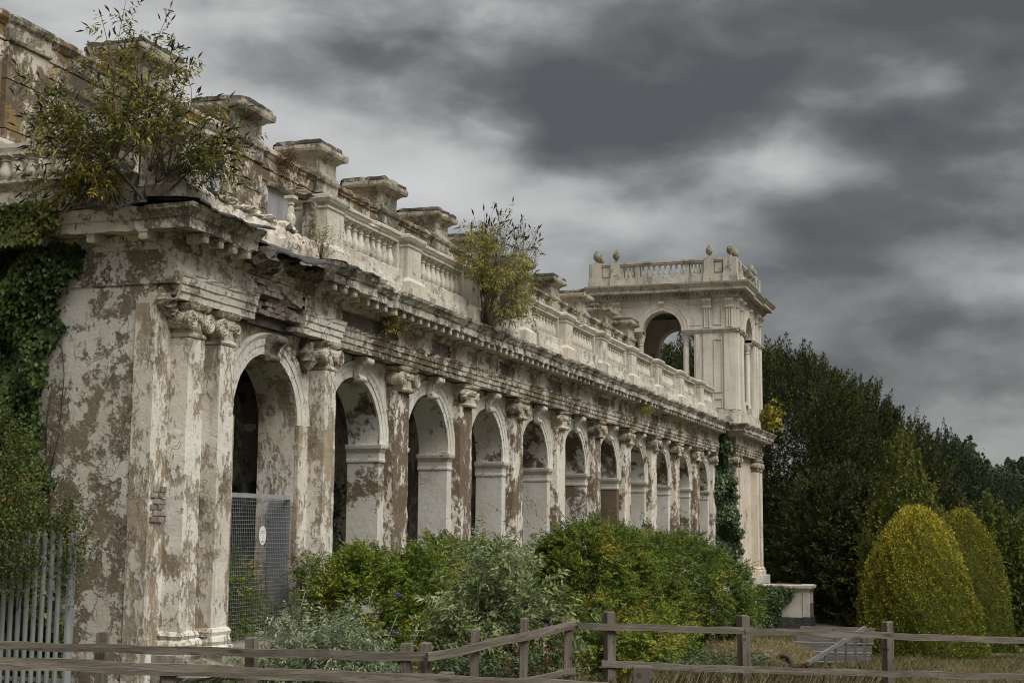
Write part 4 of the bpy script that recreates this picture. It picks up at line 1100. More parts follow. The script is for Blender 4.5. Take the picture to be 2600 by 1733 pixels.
for j in range(9):
    t = j / 8
    r = 0.165 * math.sin(PI * (0.18 + 0.80 * t)) ** 0.9 * (1 - 0.25 * t)
    for i in range(12):
        a = 2 * PI * (i + 0.5 * (j % 2)) / 12
        q = r * (1.0 + (0.10 if (i + j) % 2 else -0.06))
        vs.append((q * math.cos(a), q * math.sin(a), 0.19 + 0.44 * t))
for j in range(8):
    for i in range(12):
        fs.append((j * 12 + i, j * 12 + (i + 1) % 12, (j + 1) * 12 + (i + 1) % 12, (j + 1) * 12 + i))
fs.append(tuple(8 * 12 + i for i in range(12)))
PC_.add(vs, fs)
PCM = PC_.mesh('pine_cone_finial')
done = set()
for f in range(4):
    xf = face_xf(f)
    for u in (-2.92, -2.04, 2.04, 2.92):
        x, y, z = xf(u, -0.17, 13.05)
        key = (round(x, 0), round(y, 0))
        if abs(u) > 2.5 and f in (0, 2): continue
        link('pine_cone_finial', PCM, 'finial', TW, (x, y, 13.05))

# pedestal beside the tower
PED = thing('terrace_pedestal', 'low white panelled pedestal half covered by ivy right of the tower foot', 'pedestal', (37.2, -2.6, -2.4))
mb = MB(); mb.box(36.3, 37.7, -3.4, -1.3, -2.9, -0.70); link('pedestal_body', mb.mesh('pedestal_body'), 'pedestal', PED)
mb = MB(); mb.mould([(36.3, -1.3), (36.3, -3.4), (37.7, -3.4), (37.7, -1.3)], [(-0.2, -0.90), (0.03, -0.90), (0.05, -0.84), (0.10, -0.80), (0.13, -0.76), (0.13, -0.66), (0.0, -0.63), (-0.4, -0.62)], 0.6, 0.003, 0.1, 2); link('pedestal_cap', mb.mesh('pedestal_cap'), 'pedestal', PED)
mb = MB()
for (ya, yb) in ((-3.43, -3.15), (-1.75, -1.45)):
    mb = MB(); mb.box(36.26, 36.31, ya, yb, -1.95, -0.92)
    link('pedestal_pilaster', mb.mesh('pedestal_pilaster'), 'pedestal', PED)
mb = MB(); mb.box(36.24, 37.76, -3.46, -1.3, -2.9, -1.98); link('black_base_band', mb.mesh('black_base_band'), 'lead', PED)
mb = MB(); mb.box(36.6, 37.5, -3.43, -3.39, -1.95, -1.4); link('peeled_panel', mb.mesh('peeled_panel'), 'core', PED)

# ------------------------------------------------------------------ mesh gate and sign
G0, G1, GY = -6.60, -4.52, -0.18
GT = thing('mesh_gate', 'welded wire mesh gate panel closing the first arch', 'gate', ((G0 + G1) / 2, GY, -0.2))
mb = MB(); mb.box(G0, G1, GY - 0.03, GY + 0.03, 2.05, 2.12); link('top_bar', mb.mesh('top_bar'), 'steel', GT)
mb = MB(); mb.box(G0, G1, GY - 0.025, GY + 0.025, -0.18, -0.13); link('bottom_bar', mb.mesh('bottom_bar'), 'steel', GT)
for x in (G0, G1 - 0.05):
    mb = MB(); mb.box(x, x + 0.05, GY - 0.028, GY + 0.028, -0.17, 2.05); link('gate_post', mb.mesh('gate_post'), 'steel', GT)
mb = MB(); mb.box(G1 - 0.055, G1 - 0.045, GY + 0.03, GY + 0.36, -0.17, 2.04); link('side_plate', mb.mesh('side_plate'), 'steel_dark', GT)
mb = MB()
x = G0 + 0.06
while x < G1 - 0.06:
    sx_ = random.uniform(-0.004, 0.004); mb.box(x - 0.0019 + sx_, x + 0.0019 + sx_, GY - 0.034, GY - 0.030, -0.14, 2.06); x += 0.058
z = -0.10
while z < 2.05:
    mb.box(G0, G1, GY - 0.039, GY - 0.034, z - 0.0021, z + 0.0021); z += 0.06
link('wire_mesh', mb.mesh('wire_mesh'), 'steel', GT, kind='stuff')
SG = thing('warning_sign', 'small white oval sign fixed to the wire mesh gate', 'sign', (-5.52, GY - 0.05, 1.47))
def oval(rx, rz, cx, cz, y0, y1, n=28):
    mb = MB(); mb.prism([(cx + rx * math.cos(2 * PI * i / n), cz + rz * math.sin(2 * PI * i / n)) for i in range(n)], y0, y1); return mb
link('plate', oval(0.112, 0.15, -5.52, 1.465, GY - 0.052, GY - 0.044).mesh('plate'), 'white', SG)
def bars(cells, y):
    mb = MB()
    for (a, b, c, d) in cells: mb.box(-5.52 + a, -5.52 + b, y - 0.002, y, 1.465 + c, 1.465 + d)
    return mb
ln1 = [(-0.062 + i * 0.0125, -0.054 + i * 0.0125, 0.066, 0.078) for i in range(10)]
ln2 = [(-0.07 + i * 0.0165, -0.058 + i * 0.0165, 0.036, 0.052) for i in range(9) if i != 4]
link('lettering', bars(ln1 + ln2, GY - 0.053).mesh('lettering'), 'print', SG, kind='stuff')
mb = MB(); mb.prism([(-5.52 - 0.004, 1.40), (-5.52 + 0.008, 1.40), (-5.52 + 0.03, 1.47), (-5.52 + 0.018, 1.474)], GY - 0.055, GY - 0.053); link('emblem', mb.mesh('emblem'), 'print', SG)
mb = MB(); mb.prism([(-5.52 - 0.06, 1.385), (-5.52 + 0.05, 1.385), (-5.52 + 0.035, 1.355), (-5.52 - 0.04, 1.355)], GY - 0.055, GY - 0.053); link('emblem', mb.mesh('emblem'), 'teal', SG)

# ------------------------------------------------------------------ palisade fence
PF = thing('palisade_fence', 'pale grey steel palisade fence standing before the end wall', 'fence', (-10.6, 1.0, -0.65))
PM = MB()
PM.add([(0.0, -0.037, 0), (-0.02, -0.012, 0), (-0.02, 0.012, 0), (0.0, 0.037, 0), (0.0, -0.037, 2.2), (-0.02, -0.012, 2.25), (-0.02, 0.012, 2.25), (0.0, 0.037, 2.2),
        (0.006, -0.037, 0), (0.006, 0.037, 0), (0.006, -0.037, 2.2), (0.006, 0.037, 2.2)],
       [(0, 1, 5, 4), (1, 2, 6, 5), (2, 3, 7, 6), (9, 8, 10, 11), (8, 0, 4, 10), (3, 9, 11, 7), (4, 5, 6, 7, 11, 10)])
PMM = PM.mesh('pale')
for i in range(20):
    y = -0.09 + i * 0.117
    link('pale', PMM, 'pale_steel', PF, (-10.52, y, -0.72 + (i % 2) * 0.01))
for z in (-0.35, 1.02):
    mb = MB(); mb.box(-10.508, -10.46, -0.25, 2.4, z, z + 0.05); link('rail', mb.mesh('rail'), 'pale_steel', PF)
for y in (-0.235, 2.3):
    mb = MB(); mb.box(-10.53, -10.40, y - 0.018, y + 0.018, -1.0, 1.5); link('post', mb.mesh('post'), 'pale_steel', PF)

# ------------------------------------------------------------------ timber fences
def beam(p, q, w, h, name, parent, mat, seed):
    p, q = Vector(p), Vector(q)
    L = (q - p).length
    rr = random.Random(seed)
    n = max(2, int(L / 0.25))
    vs, fs = [], []
    for i in range(n + 1):
        t = L * i / n
        b = 0.010 * math.sin(i * 1.3 + seed)
        for (a, c) in ((-w / 2, -h / 2), (w / 2, -h / 2), (w / 2, h / 2), (-w / 2, h / 2)):
            vs.append((t, a + b + rr.uniform(-0.002, 0.002), c + b * 0.6 + rr.uniform(-0.003, 0.003)))
    for i in range(n):
        for j in range(4):
            j2 = (j + 1) % 4
            fs.append((i * 4 + j, (i + 1) * 4 + j, (i + 1) * 4 + j2, i * 4 + j2))
    fs += [(0, 1, 2, 3), (n * 4 + 3, n * 4 + 2, n * 4 + 1, n * 4)]
    mb = MB(); mb.add(vs, [f[::-1] for f in fs])
    o = link(name, mb.mesh(name), mat, parent, tuple(p))
    d = q - p
    o.rotation_euler = (0, -math.asin(d.z / L), math.atan2(d.y, d.x))
    return o
def post(x, y, zt, parent, w=0.15, seed=0, rz=0.0, zb=None):
    rr = random.Random(seed)
    zb = gzf(x, y) - 0.3 if zb is None else zb
    mb = MB()
    h = w / 2
    L = zt - zb
    k = [rr.uniform(-0.006, 0.006) for _ in range(8)]
    vs = [(-h, -h, 0), (h, -h, 0), (h, h, 0), (-h, h, 0), (-h + k[0], -h + k[1], L - 0.012), (h + k[2], -h + k[3], L - 0.012), (h + k[4], h, L - 0.012), (-h + k[5], h, L - 0.012),
          (-h + 0.012, -h + 0.012, L + k[6]), (h - 0.012, -h + 0.012, L), (h - 0.012, h - 0.012, L + k[7]), (-h + 0.012, h - 0.012, L)]
    mb.add(vs, [(0, 3, 2, 1), (0, 1, 5, 4), (1, 2, 6, 5), (2, 3, 7, 6), (3, 0, 4, 7), (4, 5, 9, 8), (5, 6, 10, 9), (6, 7, 11, 10), (7, 4, 8, 11), (8, 9, 10, 11)])
    return link('post', mb.mesh('post'), 'post', parent, (x, y, zb), (rr.uniform(-0.015, 0.015), rr.uniform(-0.015, 0.015), rz))
F2 = thing('post_and_rail_fence', 'weathered grey timber fence that steps uphill at a corner before the shrubs', 'fence', (-8.4, -6.2, -0.65))
A0, A1, A2, A3 = Vector((-11.62, 1.2, 0.17)), Vector((-10.79, -5.20, 0.165)), Vector((-8.41, -6.25, 0.41)), Vector((-3.7, -12.3, 0.06))
beam(A0, A1, 0.042, 0.094, 'rail', F2, 'rail', 1)
beam(A1 + Vector((-0.06, -0.05, 0)), A2, 0.042, 0.094, 'rail', F2, 'rail', 2)
Am = A2.lerp(A3, 0.31)
beam(A2 + Vector((-0.03, -0.04, -0.005)), Am, 0.04, 0.083, 'rail', F2, 'rail', 3)
beam(Am + Vector((0, 0, 0.004)), A3, 0.04, 0.083, 'rail', F2, 'rail', 4)
lo = Vector((0, 0, -0.50))
beam(A2 + lo + Vector((0.2, -0.28, 0.02)), Am + lo, 0.04, 0.083, 'rail', F2, 'rail', 5)
beam(Am + lo + Vector((0, 0, 0.004)), A3 + lo, 0.04, 0.083, 'rail', F2, 'rail', 6)
beam(A1 + lo, A2 + lo + Vector((0, 0, -0.06)), 0.04, 0.083, 'rail', F2, 'rail', 7)
beam(A0 + lo, A1 + lo, 0.04, 0.083, 'rail', F2, 'rail', 8)
for i, (x, y, zt) in enumerate(((-11.20, -1.28, 0.35), (-10.98, -3.17, 0.33), (-10.81, -5.02, 0.31), (-10.70, -5.23, 0.315), (-10.04, -5.55, 0.437), (-9.29, -5.90, 0.529), (-8.12, -6.68, 0.568), (-6.46, -8.10, 0.477), (-5.04, -9.85, 0.359))):
    post(x + 0.05, y + 0.07, zt, F2, 0.10 if 4 <= i <= 5 else (0.115 if i < 4 else 0.122), i, 0.13 if i < 4 else (0.41 if i < 6 else 0.8))
post(-8.45, -6.16, 0.38, F2, 0.1, 33, 0.4)
F1 = thing('front_fence', 'nearer low timber fence rail sloping down across the bottom left', 'fence', (-13.5, -4.5, -0.7))
B0, B1 = Vector((-15.4, -1.1, 0.40)), Vector((-10.4, -7.2, -0.12))
beam(B0, B1, 0.05, 0.115, 'rail', F1, 'rail', 9)
beam(B0 + Vector((0, 0, -0.45)), B1 + Vector((0, 0, -0.40)), 0.05, 0.11, 'rail', F1, 'rail', 10)
for i, t in enumerate((0.12, 0.40, 0.70, 0.97)):
    p = B0.lerp(B1, t) ; post(p.x + 0.08, p.y + 0.07, p.z + 0.03, F1, 0.15, 40 + i, -0.88)
post(-13.3, -8.31, 0.40, F1, 0.17, 61, 0.3)
post(-11.35, -5.68, 0.07, F1, 0.15, 62, 0.2)

# ------------------------------------------------------------------ timber steps, hollow log, stones, pigeon
ST = thing('timber_retaining_steps', 'grey plank retaining wall and steps beside the large clipped yew', 'steps', (11.5, -7.2, -1.6))
g0 = gzf(12, -7)
for i in range(4):
    z = -0.98 - i * 0.20
    beam((13.5 - i * 0.5, -6.1 + 0.05 * i, z), (13.9 - i * 0.5, -8.0, z - 0.03), 0.05, 0.17, 'plank', ST, 'plank', 70 + i)
    beam((13.25 - i * 0.5, -6.05 + 0.05 * i, z - 0.09), (13.65 - i * 0.5, -8.0, z - 0.11), 0.34, 0.03, 'plank', ST, 'plank', 90 + i)
for i, y in enumerate((-6.15, -7.0, -7.85)):
    post(13.2, y, -0.9, ST, 0.1, 80 + i, 0.1, -2.2)
HR = thing('garden_handrail', 'leaning grey wooden handrail with balusters below the retaining steps', 'handrail', (10.5, -7.7, -1.6))
h0, h1 = Vector((11.8, -7.95, -0.78)), Vector((6.6, -7.15, -1.28))
beam(h0, h1, 0.07, 0.09, 'rail', HR, 'plank', 100)
for i in range(6):
    p = h0.lerp(h1, 0.03 + i * 0.17); post(p.x, p.y, p.z - 0.03, HR, 0.07, 110 + i, 0.1, p.z - 0.9)
LG = thing('hollow_stone_culvert', 'broken culvert with a dark round mouth under a grassy slab', 'culvert', (6.5, -6.3, -1.6))
mb = MB()
vs, fs = [], []
q = 16
for (r, xx_) in ((0.17, 0.0), (0.215, 0.0), (0.22, 1.4), (0.17, 1.4)):
    for i in range(q):
        a = 2 * PI * i / q
        vs.append((6.6 + xx_, -6.62 + r * math.cos(a), -1.30 + r * math.sin(a)))
for j in range(4):
    j2 = (j + 1) % 4
    for i in range(q): fs.append((j * q + i, j * q + (i + 1) % q, j2 * q + (i + 1) % q, j2 * q + i))
mb.add(vs, fs); link('pipe_mouth', mb.mesh('pipe_mouth'), 'bark', LG)
mb = MB(); mb.lathe([(0.18, 0.0), (0.18, 0.02)], 0, 0, 0, 14); link('pipe_shade_disc', mb.mesh('pipe_shade_disc'), 'pipe_shade', LG, (6.95, -6.62, -1.30), (0, PI / 2, 0))  # dark disc set in the pipe, paints the shade of the hole
mb = MB(); mb.add([(6.3, -5.2, -1.55), (6.4, -6.35, -1.02), (7.6, -6.4, -0.98), (7.6, -5.2, -1.5), (6.3, -5.2, -1.67), (6.4, -6.35, -1.14), (7.6, -6.4, -1.1), (7.6, -5.2, -1.62)], [(0, 1, 2, 3), (7, 6, 5, 4), (0, 4, 5, 1), (1, 5, 6, 2), (2, 6, 7, 3), (3, 7, 4, 0)]); link('slab', mb.mesh('slab'), 'stone', LG)
mb = MB(); mb.lump((7.6, -5.9, -1.3), (1.2, 1.3, 0.38), 0.12, 12, 8, 3); link('turf_mound', mb.mesh('turf_mound', True), 'ground', LG)
for i, (x, y, s, lab) in enumerate(((-8.5, -0.95, 0.3, 'long fallen moulding stone lying under the corner pilasters'), (-7.75, -1.05, 0.2, 'square broken stone block beside the fallen moulding'), (-9.3, -6.9, 0.2, 'pale stone lying below the dead bracken by the fence'))):
    mb = MB(); zz0 = gzf(x, y)
    mb.lump((x, y, zz0 + s * 0.5), (s * (1.7 if i == 0 else 1), s, s * 0.7), 0.16, 9, 6, 200 + i)
    tag(link('fallen_stone', mb.mesh('fallen_stone'), 'stone'), lab, 'stone', 'fallen stones')
PG = thing('pigeon', 'grey pigeon perched on the wall coping beside a capped pier', 'bird', (18.55, 3.24, 9.67))
mb = MB(); mb.lump((18.55, 3.24, 9.79), (0.15, 0.08, 0.085), 0.03, 10, 7, 3); mb.lump((18.67, 3.24, 9.90), (0.05, 0.042, 0.055), 0.02, 8, 6, 4); mb.tube([(18.6, 3.24, 9.80), (18.66, 3.24, 9.90)], 0.06, 0.04, 8)
mb.add([(18.45, 3.21, 9.79), (18.45, 3.27, 9.79), (18.24, 3.22, 9.72), (18.24, 3.26, 9.72), (18.45, 3.24, 9.74)], [(0, 1, 3, 2), (0, 2, 4), (1, 4, 3), (2, 3, 4)])
link('body', mb.mesh('body', True), 'pigeon', PG)
mb = MB(); mb.tube([(18.71, 3.24, 9.90), (18.75, 3.24, 9.89)], 0.012, 0.003, 5); link('beak', mb.mesh('beak'), 'twig', PG)
for s in (-1, 1):
    mb = MB(); mb.tube([(18.56, 3.24 + s * 0.025, 9.73), (18.57, 3.24 + s * 0.03, 9.655)], 0.008, 0.007, 5); link('leg', mb.mesh('leg'), 'hip', PG)
# ------------------------------------------------------------------ vegetation helpers
def unit(a):
    return a / np.maximum(np.linalg.norm(a, axis=-1, keepdims=True), 1e-9)

class LV:
    def __init__(s): s.P, s.D, s.L, s.W, s.T, s.Up = [], [], [], [], [], []
    def add(s, P, D, L, W, T, Up=None):
        n = len(P)
        s.P.append(P); s.D.append(unit(D)); s.L.append(np.broadcast_to(L, n)); s.W.append(np.broadcast_to(W, n)); s.T.append(np.broadcast_to(T, n))
        s.Up.append(RNG.normal(size=(n, 3)) * 0.6 + np.array([0, 0, 1.0]) if Up is None else Up)
    def build(s, name, mat, parent=None, fold=0.18, droop=0.15, **kw):
        P, D, L, W, T, U = (np.concatenate(a) for a in (s.P, s.D, s.L, s.W, s.T, s.Up))
        n = len(P)
        S = unit(np.cross(D, U)); Nn = np.cross(S, D)
        L = L[:, None]; W = W[:, None]
        V = np.empty((n, 4, 3), np.float32)
        V[:, 0] = P
        V[:, 1] = P + D * L * 0.42 + S * W * 0.5 + Nn * W * fold
        tip = P + D * L; tip[:, 2] -= droop * L[:, 0]
        V[:, 2] = tip
        V[:, 3] = P + D * L * 0.42 - S * W * 0.5 + Nn * W * fold
        me = bpy.data.meshes.new(name)
        me.vertices.add(n * 4)
        me.vertices.foreach_set('co', V.reshape(-1))
        idx = (np.arange(n)[:, None] * 4 + np.array([0, 1, 2, 0, 2, 3])).astype(np.int32).reshape(-1)
        me.loops.add(n * 6)
        me.loops.foreach_set('vertex_index', idx)
        me.polygons.add(n * 2)
        me.polygons.foreach_set('loop_start', np.arange(0, n * 6, 3, dtype=np.int32))
        me.polygons.foreach_set('loop_total', np.full(n * 2, 3, np.int32))
        at = me.attributes.new('tone', 'FLOAT', 'POINT')
        at.data.foreach_set('value', np.repeat(np.clip(T, 0, 1), 4).astype(np.float32))
        me.update(calc_edges=True)
        return link(name, me, mat, parent, **kw)

def esurf(n, els, zmin=-9):
    """points and normals on the outside of a union of ellipsoids (cx,cy,cz,rx,ry,rz)"""
    E_ = np.array(els, float)
    ar = (E_[:, 3] * E_[:, 4] + E_[:, 3] * E_[:, 5] + E_[:, 4] * E_[:, 5])
    k = RNG.choice(len(E_), n * 3, p=ar / ar.sum())
    d = unit(RNG.normal(size=(n * 3, 3)))
    P = E_[k, :3] + d * E_[k, 3:]
    Nn = unit(d / E_[k, 3:])
    ok = P[:, 2] > zmin
    for i, e in enumerate(E_):
        q = (((P - e[:3]) / e[3:]) ** 2).sum(1)
        ok &= (q > 0.93) | (k == i)
    P, Nn = P[ok][:n], Nn[ok][:n]
    return P, Nn

def branches(base, targets, r0, r1, parent, mat='bark', lift=0.5, name='branch'):
    for t in targets:
        b = Vector(base); t = Vector(t)
        md = b.lerp(t, 0.5) + Vector((0, 0, lift * (t - b).length * 0.25)) + Vector((random.uniform(-.1, .1), random.uniform(-.1, .1), 0)) * (t - b).length
        pts = [(1 - s) ** 2 * b + 2 * s * (1 - s) * md + s * s * t for s in [i / 7 for i in range(8)]]
        mb = MB(); mb.tube(pts, r0, r1, 5)
        link(name, mb.mesh(name, True), mat, parent)

def pinnate(name, label, cat, els, mat, ntuft, nspray, base, group=None, tone=0.45, leaf=(0.085, 0.030), slen=0.30, nb=6):
    root = thing(name, label, cat, base, group)
    C_, Nn = esurf(ntuft, els, base[2])
    ntuft = len(C_)
    tt = np.clip(RNG.normal(tone, 0.23, ntuft), 0, 1)
    C_ = C_ - Nn * RNG.uniform(0.0, 0.38, (ntuft, 1)) + RNG.normal(0, 0.05, (ntuft, 3))
    lv = LV()
    k = ntuft * nspray
    ci = np.repeat(np.arange(ntuft), nspray)
    ax = unit(Nn * 1.0 + np.array([0, 0, 0.35]) + RNG.normal(0, 0.25, (ntuft, 3)))
    sd_ = unit(ax[ci] + RNG.normal(0, 0.45, (k, 3)))
    sb = C_[ci] + RNG.normal(0, 0.07, (k, 3))
    sl_ = slen * RNG.uniform(0.6, 1.35, k) * np.where(RNG.random(k) < 0.04, 1.7, 1.0)
    side = unit(np.cross(sd_, RNG.normal(0, 0.4, (k, 3)) + np.array([0, 0, 1.0])))
    tn = np.clip(tt[ci] + RNG.normal(0, 0.08, k), 0, 1)
    m_ = 6
    for j in range(m_):
        t = (j + 0.6) / m_
        p = sb + sd_ * (sl_ * t)[:, None]; p[:, 2] -= 0.32 * sl_ * t * t
        for s in (-1, 1):
            d = side * s * 0.85 + sd_ * 0.6 + RNG.normal(0, 0.15, (k, 3)); d[:, 2] -= 0.25
            lv.add(p, d, leaf[0] * RNG.uniform(0.7, 1.15, k) * (1.1 - 0.45 * t), leaf[1], tn + RNG.normal(0, 0.05, k))
    p = sb + sd_ * sl_[:, None]; p[:, 2] -= 0.32 * sl_
    lv.add(p, sd_, leaf[0], leaf[1], tn)
    lv.build('foliage', mat, root)
    tg = C_[RNG.choice(ntuft, min(nb, ntuft), replace=False)]
    branches(base, tg, 0.035, 0.012, root)
    return root

def buddleia(name, label, cat, base, els, mat, ncane, leaf=(0.12, 0.022), group=None, spikes=0, spike_mat='spike', twig='twig', tone=0.45, nside=5, nl=9, r0=0.014, lift=0.4, spread_tone=0.22, trunks=0, droop=0.35, spike_len=0.16, yellow=0.03):
    root = thing(name, label, cat, base, group)
    T_, Nn = esurf(ncane, els, base[2] - 1.0)
    T_ = T_ - Nn * (RNG.random((len(T_), 1)) ** 1.5) * np.array([els[0][3], els[0][4], els[0][5]]) * 0.75
    lv, sp_ = LV(), LV()
    n = len(T_)
    B0_ = np.array(base)
    if trunks:
        fk = []
        for i in range(trunks):
            tg = T_[RNG.integers(n)]
            f_ = B0_ + (tg - B0_) * RNG.uniform(0.22, 0.5) + RNG.normal(0, 0.10, 3)
            fk.append(f_)
            md_ = (B0_ + f_) / 2 + RNG.normal(0, 0.07, 3)
            mb = MB(); mb.tube([tuple((1 - s_) ** 2 * B0_ + 2 * s_ * (1 - s_) * md_ + s_ * s_ * f_) for s_ in np.linspace(0, 1, 6)], 0.034, 0.016, 6)
            link('trunk', mb.mesh('trunk', True), 'bark', root)
        fk = np.array(fk)
        d_ = np.linalg.norm(T_[:, None] - fk[None], axis=2) + RNG.uniform(0, 0.5, (n, trunks))
        B = fk[d_.argmin(1)]
    else:
        B = np.broadcast_to(B0_, (n, 3))
    mid = (B + T_) / 2 + np.array([0, 0, 1.0]) * (lift * 0.5 * np.linalg.norm(T_ - B, axis=1))[:, None] + RNG.normal(0, 0.12, (n, 3)) * np.linalg.norm(T_ - B, axis=1)[:, None]
    def bez(t): return (1 - t) ** 2 * B + 2 * t * (1 - t) * mid + t * t * T_
    def bezd(t): return unit(2 * (1 - t) * (mid - B) + 2 * t * (T_ - mid))
    for i in range(n):
        pts = [tuple(((1 - s) ** 2 * B[i] + 2 * s * (1 - s) * mid[i] + s * s * T_[i])) for s in np.linspace(0, 1, 8)]
        mb = MB(); mb.tube(pts, r0, r0 * 0.3, 4)
        if i < 60: link('cane', mb.mesh('cane', True), twig, root)
    tc_ = np.clip(RNG.normal(tone, spread_tone, n), 0, 1)
    def leafrow(P, D, k, ln, tn, frac0=0.15):
        m2 = len(P)
        for j in range(k):
            t = frac0 + (1 - frac0) * (j + RNG.random(m2) * 0.6) / k
            p = P + D * (ln * t)[:, None]; p[:, 2] -= 0.18 * ln * t * t
            a = RNG.normal(size=(m2, 3)); sd2 = unit(np.cross(D, a))
            for s in (-1, 1):
                d = sd2 * s * 0.9 + D * 0.55 + np.array([0, 0, -droop]) * RNG.uniform(0, 1.6, (m2, 1))
                tn2 = tn + RNG.normal(0, 0.07, m2)
                tn2 = np.where(RNG.random(m2) < yellow, 0.97 + RNG.normal(0, 0.02, m2), np.minimum(tn2, 0.9))
                lv.add(p, d, leaf[0] * RNG.uniform(0.6, 1.2, m2) * (1.15 - 0.5 * t), leaf[1] * RNG.uniform(0.8, 1.2, m2), tn2)
    for q in range(nside):
        t = RNG.uniform(0.3, 1.0, n)[:, None]
        P = bez(t); D0 = bezd(t)
        D = unit(D0 * 0.7 + RNG.normal(0, 0.55, (n, 3)) + np.array([0, 0, 0.2]))
        ln = RNG.uniform(0.25, 0.6, n) * 0.8
        leafrow(P, D, nl, ln, tc_)
        if spikes:
            sel = RNG.random(n) < spikes * (t[:, 0] > 0.7)
            if sel.any():
                pe = (P + D * ln[:, None])[sel]; de = D[sel]; pe[:, 2] -= 0.18 * ln[sel]
                for w_ in range(3):
                    sp_.add(pe, de + RNG.normal(0, 0.05, de.shape) + np.array([0, 0, 0.05]), spike_len * RNG.uniform(0.8, 1.2, len(pe)), spike_len * 0.17, RNG.random(len(pe)), RNG.normal(size=(len(pe), 3)))
    if spikes:
        pe, de = T_, bezd(np.ones((n, 1)))
        for w_ in range(3):
            sp_.add(pe, de, spike_len * 1.2, spike_len * 0.2, RNG.random(n), RNG.normal(size=(n, 3)))
    lv.build('foliage', mat, root)
    if spikes: sp_.build('flower_spike', spike_mat, root, kind='stuff')
    return root

def inpoly(u, v, poly):
    c = np.zeros(len(u), bool)
    j = len(poly) - 1
    for i in range(len(poly)):
        (x1, y1), (x2, y2) = poly[i], poly[j]
        m_ = ((y1 > v) != (y2 > v)) & (u < (x2 - x1) * (v - y1) / (y2 - y1 + 1e-12) + x1)
        c ^= m_
        j = i
    return c

def ivy(name, label, poly, to3, outv, n, mat='lf_ivy', thick=0.3, leaf=0.075, stems=8, tone=0.4):
    U = np.array(poly)
    u = RNG.uniform(U[:, 0].min() - 0.1, U[:, 0].max() + 0.1, n * 2); v = RNG.uniform(U[:, 1].min(), U[:, 1].max(), n * 2)
    wob = 0.07 * np.sin(v * 9.0) + 0.05 * np.sin(v * 23 + 1)
    ok = inpoly(u + wob, v, poly)
    u, v = u[ok][:n], v[ok][:n]
    k = len(u)
    lump = 0.55 + 0.25 * np.sin(u * 5.1 + 2 * np.sin(v * 2.3)) + 0.25 * np.sin(v * 4.3 + 1.7 * np.sin(u * 3.1))
    ou = np.array(outv, float)
    P = to3(u, v) + ou * (0.03 + thick * lump * RNG.random(k) ** 0.6)[:, None]
    base = to3(np.array([U[:, 0].mean()]), np.array([U[:, 1].min()]))[0]
    root = thing(name, label, 'ivy', tuple(base))
    tan = unit(np.cross(ou, [0, 0, 1.0]))
    D = np.array([0, 0, -0.8]) + tan * RNG.normal(0, 0.6, (k, 1)) + ou * RNG.uniform(0.0, 0.6, (k, 1))
    lv = LV(); lv.add(P, D, leaf * RNG.uniform(0.6, 1.3, k), leaf * RNG.uniform(0.75, 1.1, k), np.clip(RNG.normal(tone, 0.2, k) + (lump - 0.5) * 0.25, 0, 1), ou + RNG.normal(0, 0.45, (k, 3)) + np.array([0, 0, 0.3]))
    lv.build('foliage', mat, root, 0.12, 0.1)
    for i in range(stems):
        uu = RNG.uniform(U[:, 0].min(), U[:, 0].max()) * 0.5 + U[:, 0].mean() * 0.5
        z = np.linspace(U[:, 1].min(), U[:, 1].min() + (U[:, 1].max() - U[:, 1].min()) * RNG.uniform(0.4, 0.9), 9)
        q = to3(uu + 0.1 * np.sin(z * 2 + i), z) + ou * 0.03
        mb = MB(); mb.tube([tuple(a) for a in q], 0.022, 0.008, 4); link('stem', mb.mesh('stem', True), 'bark', root)
    return root

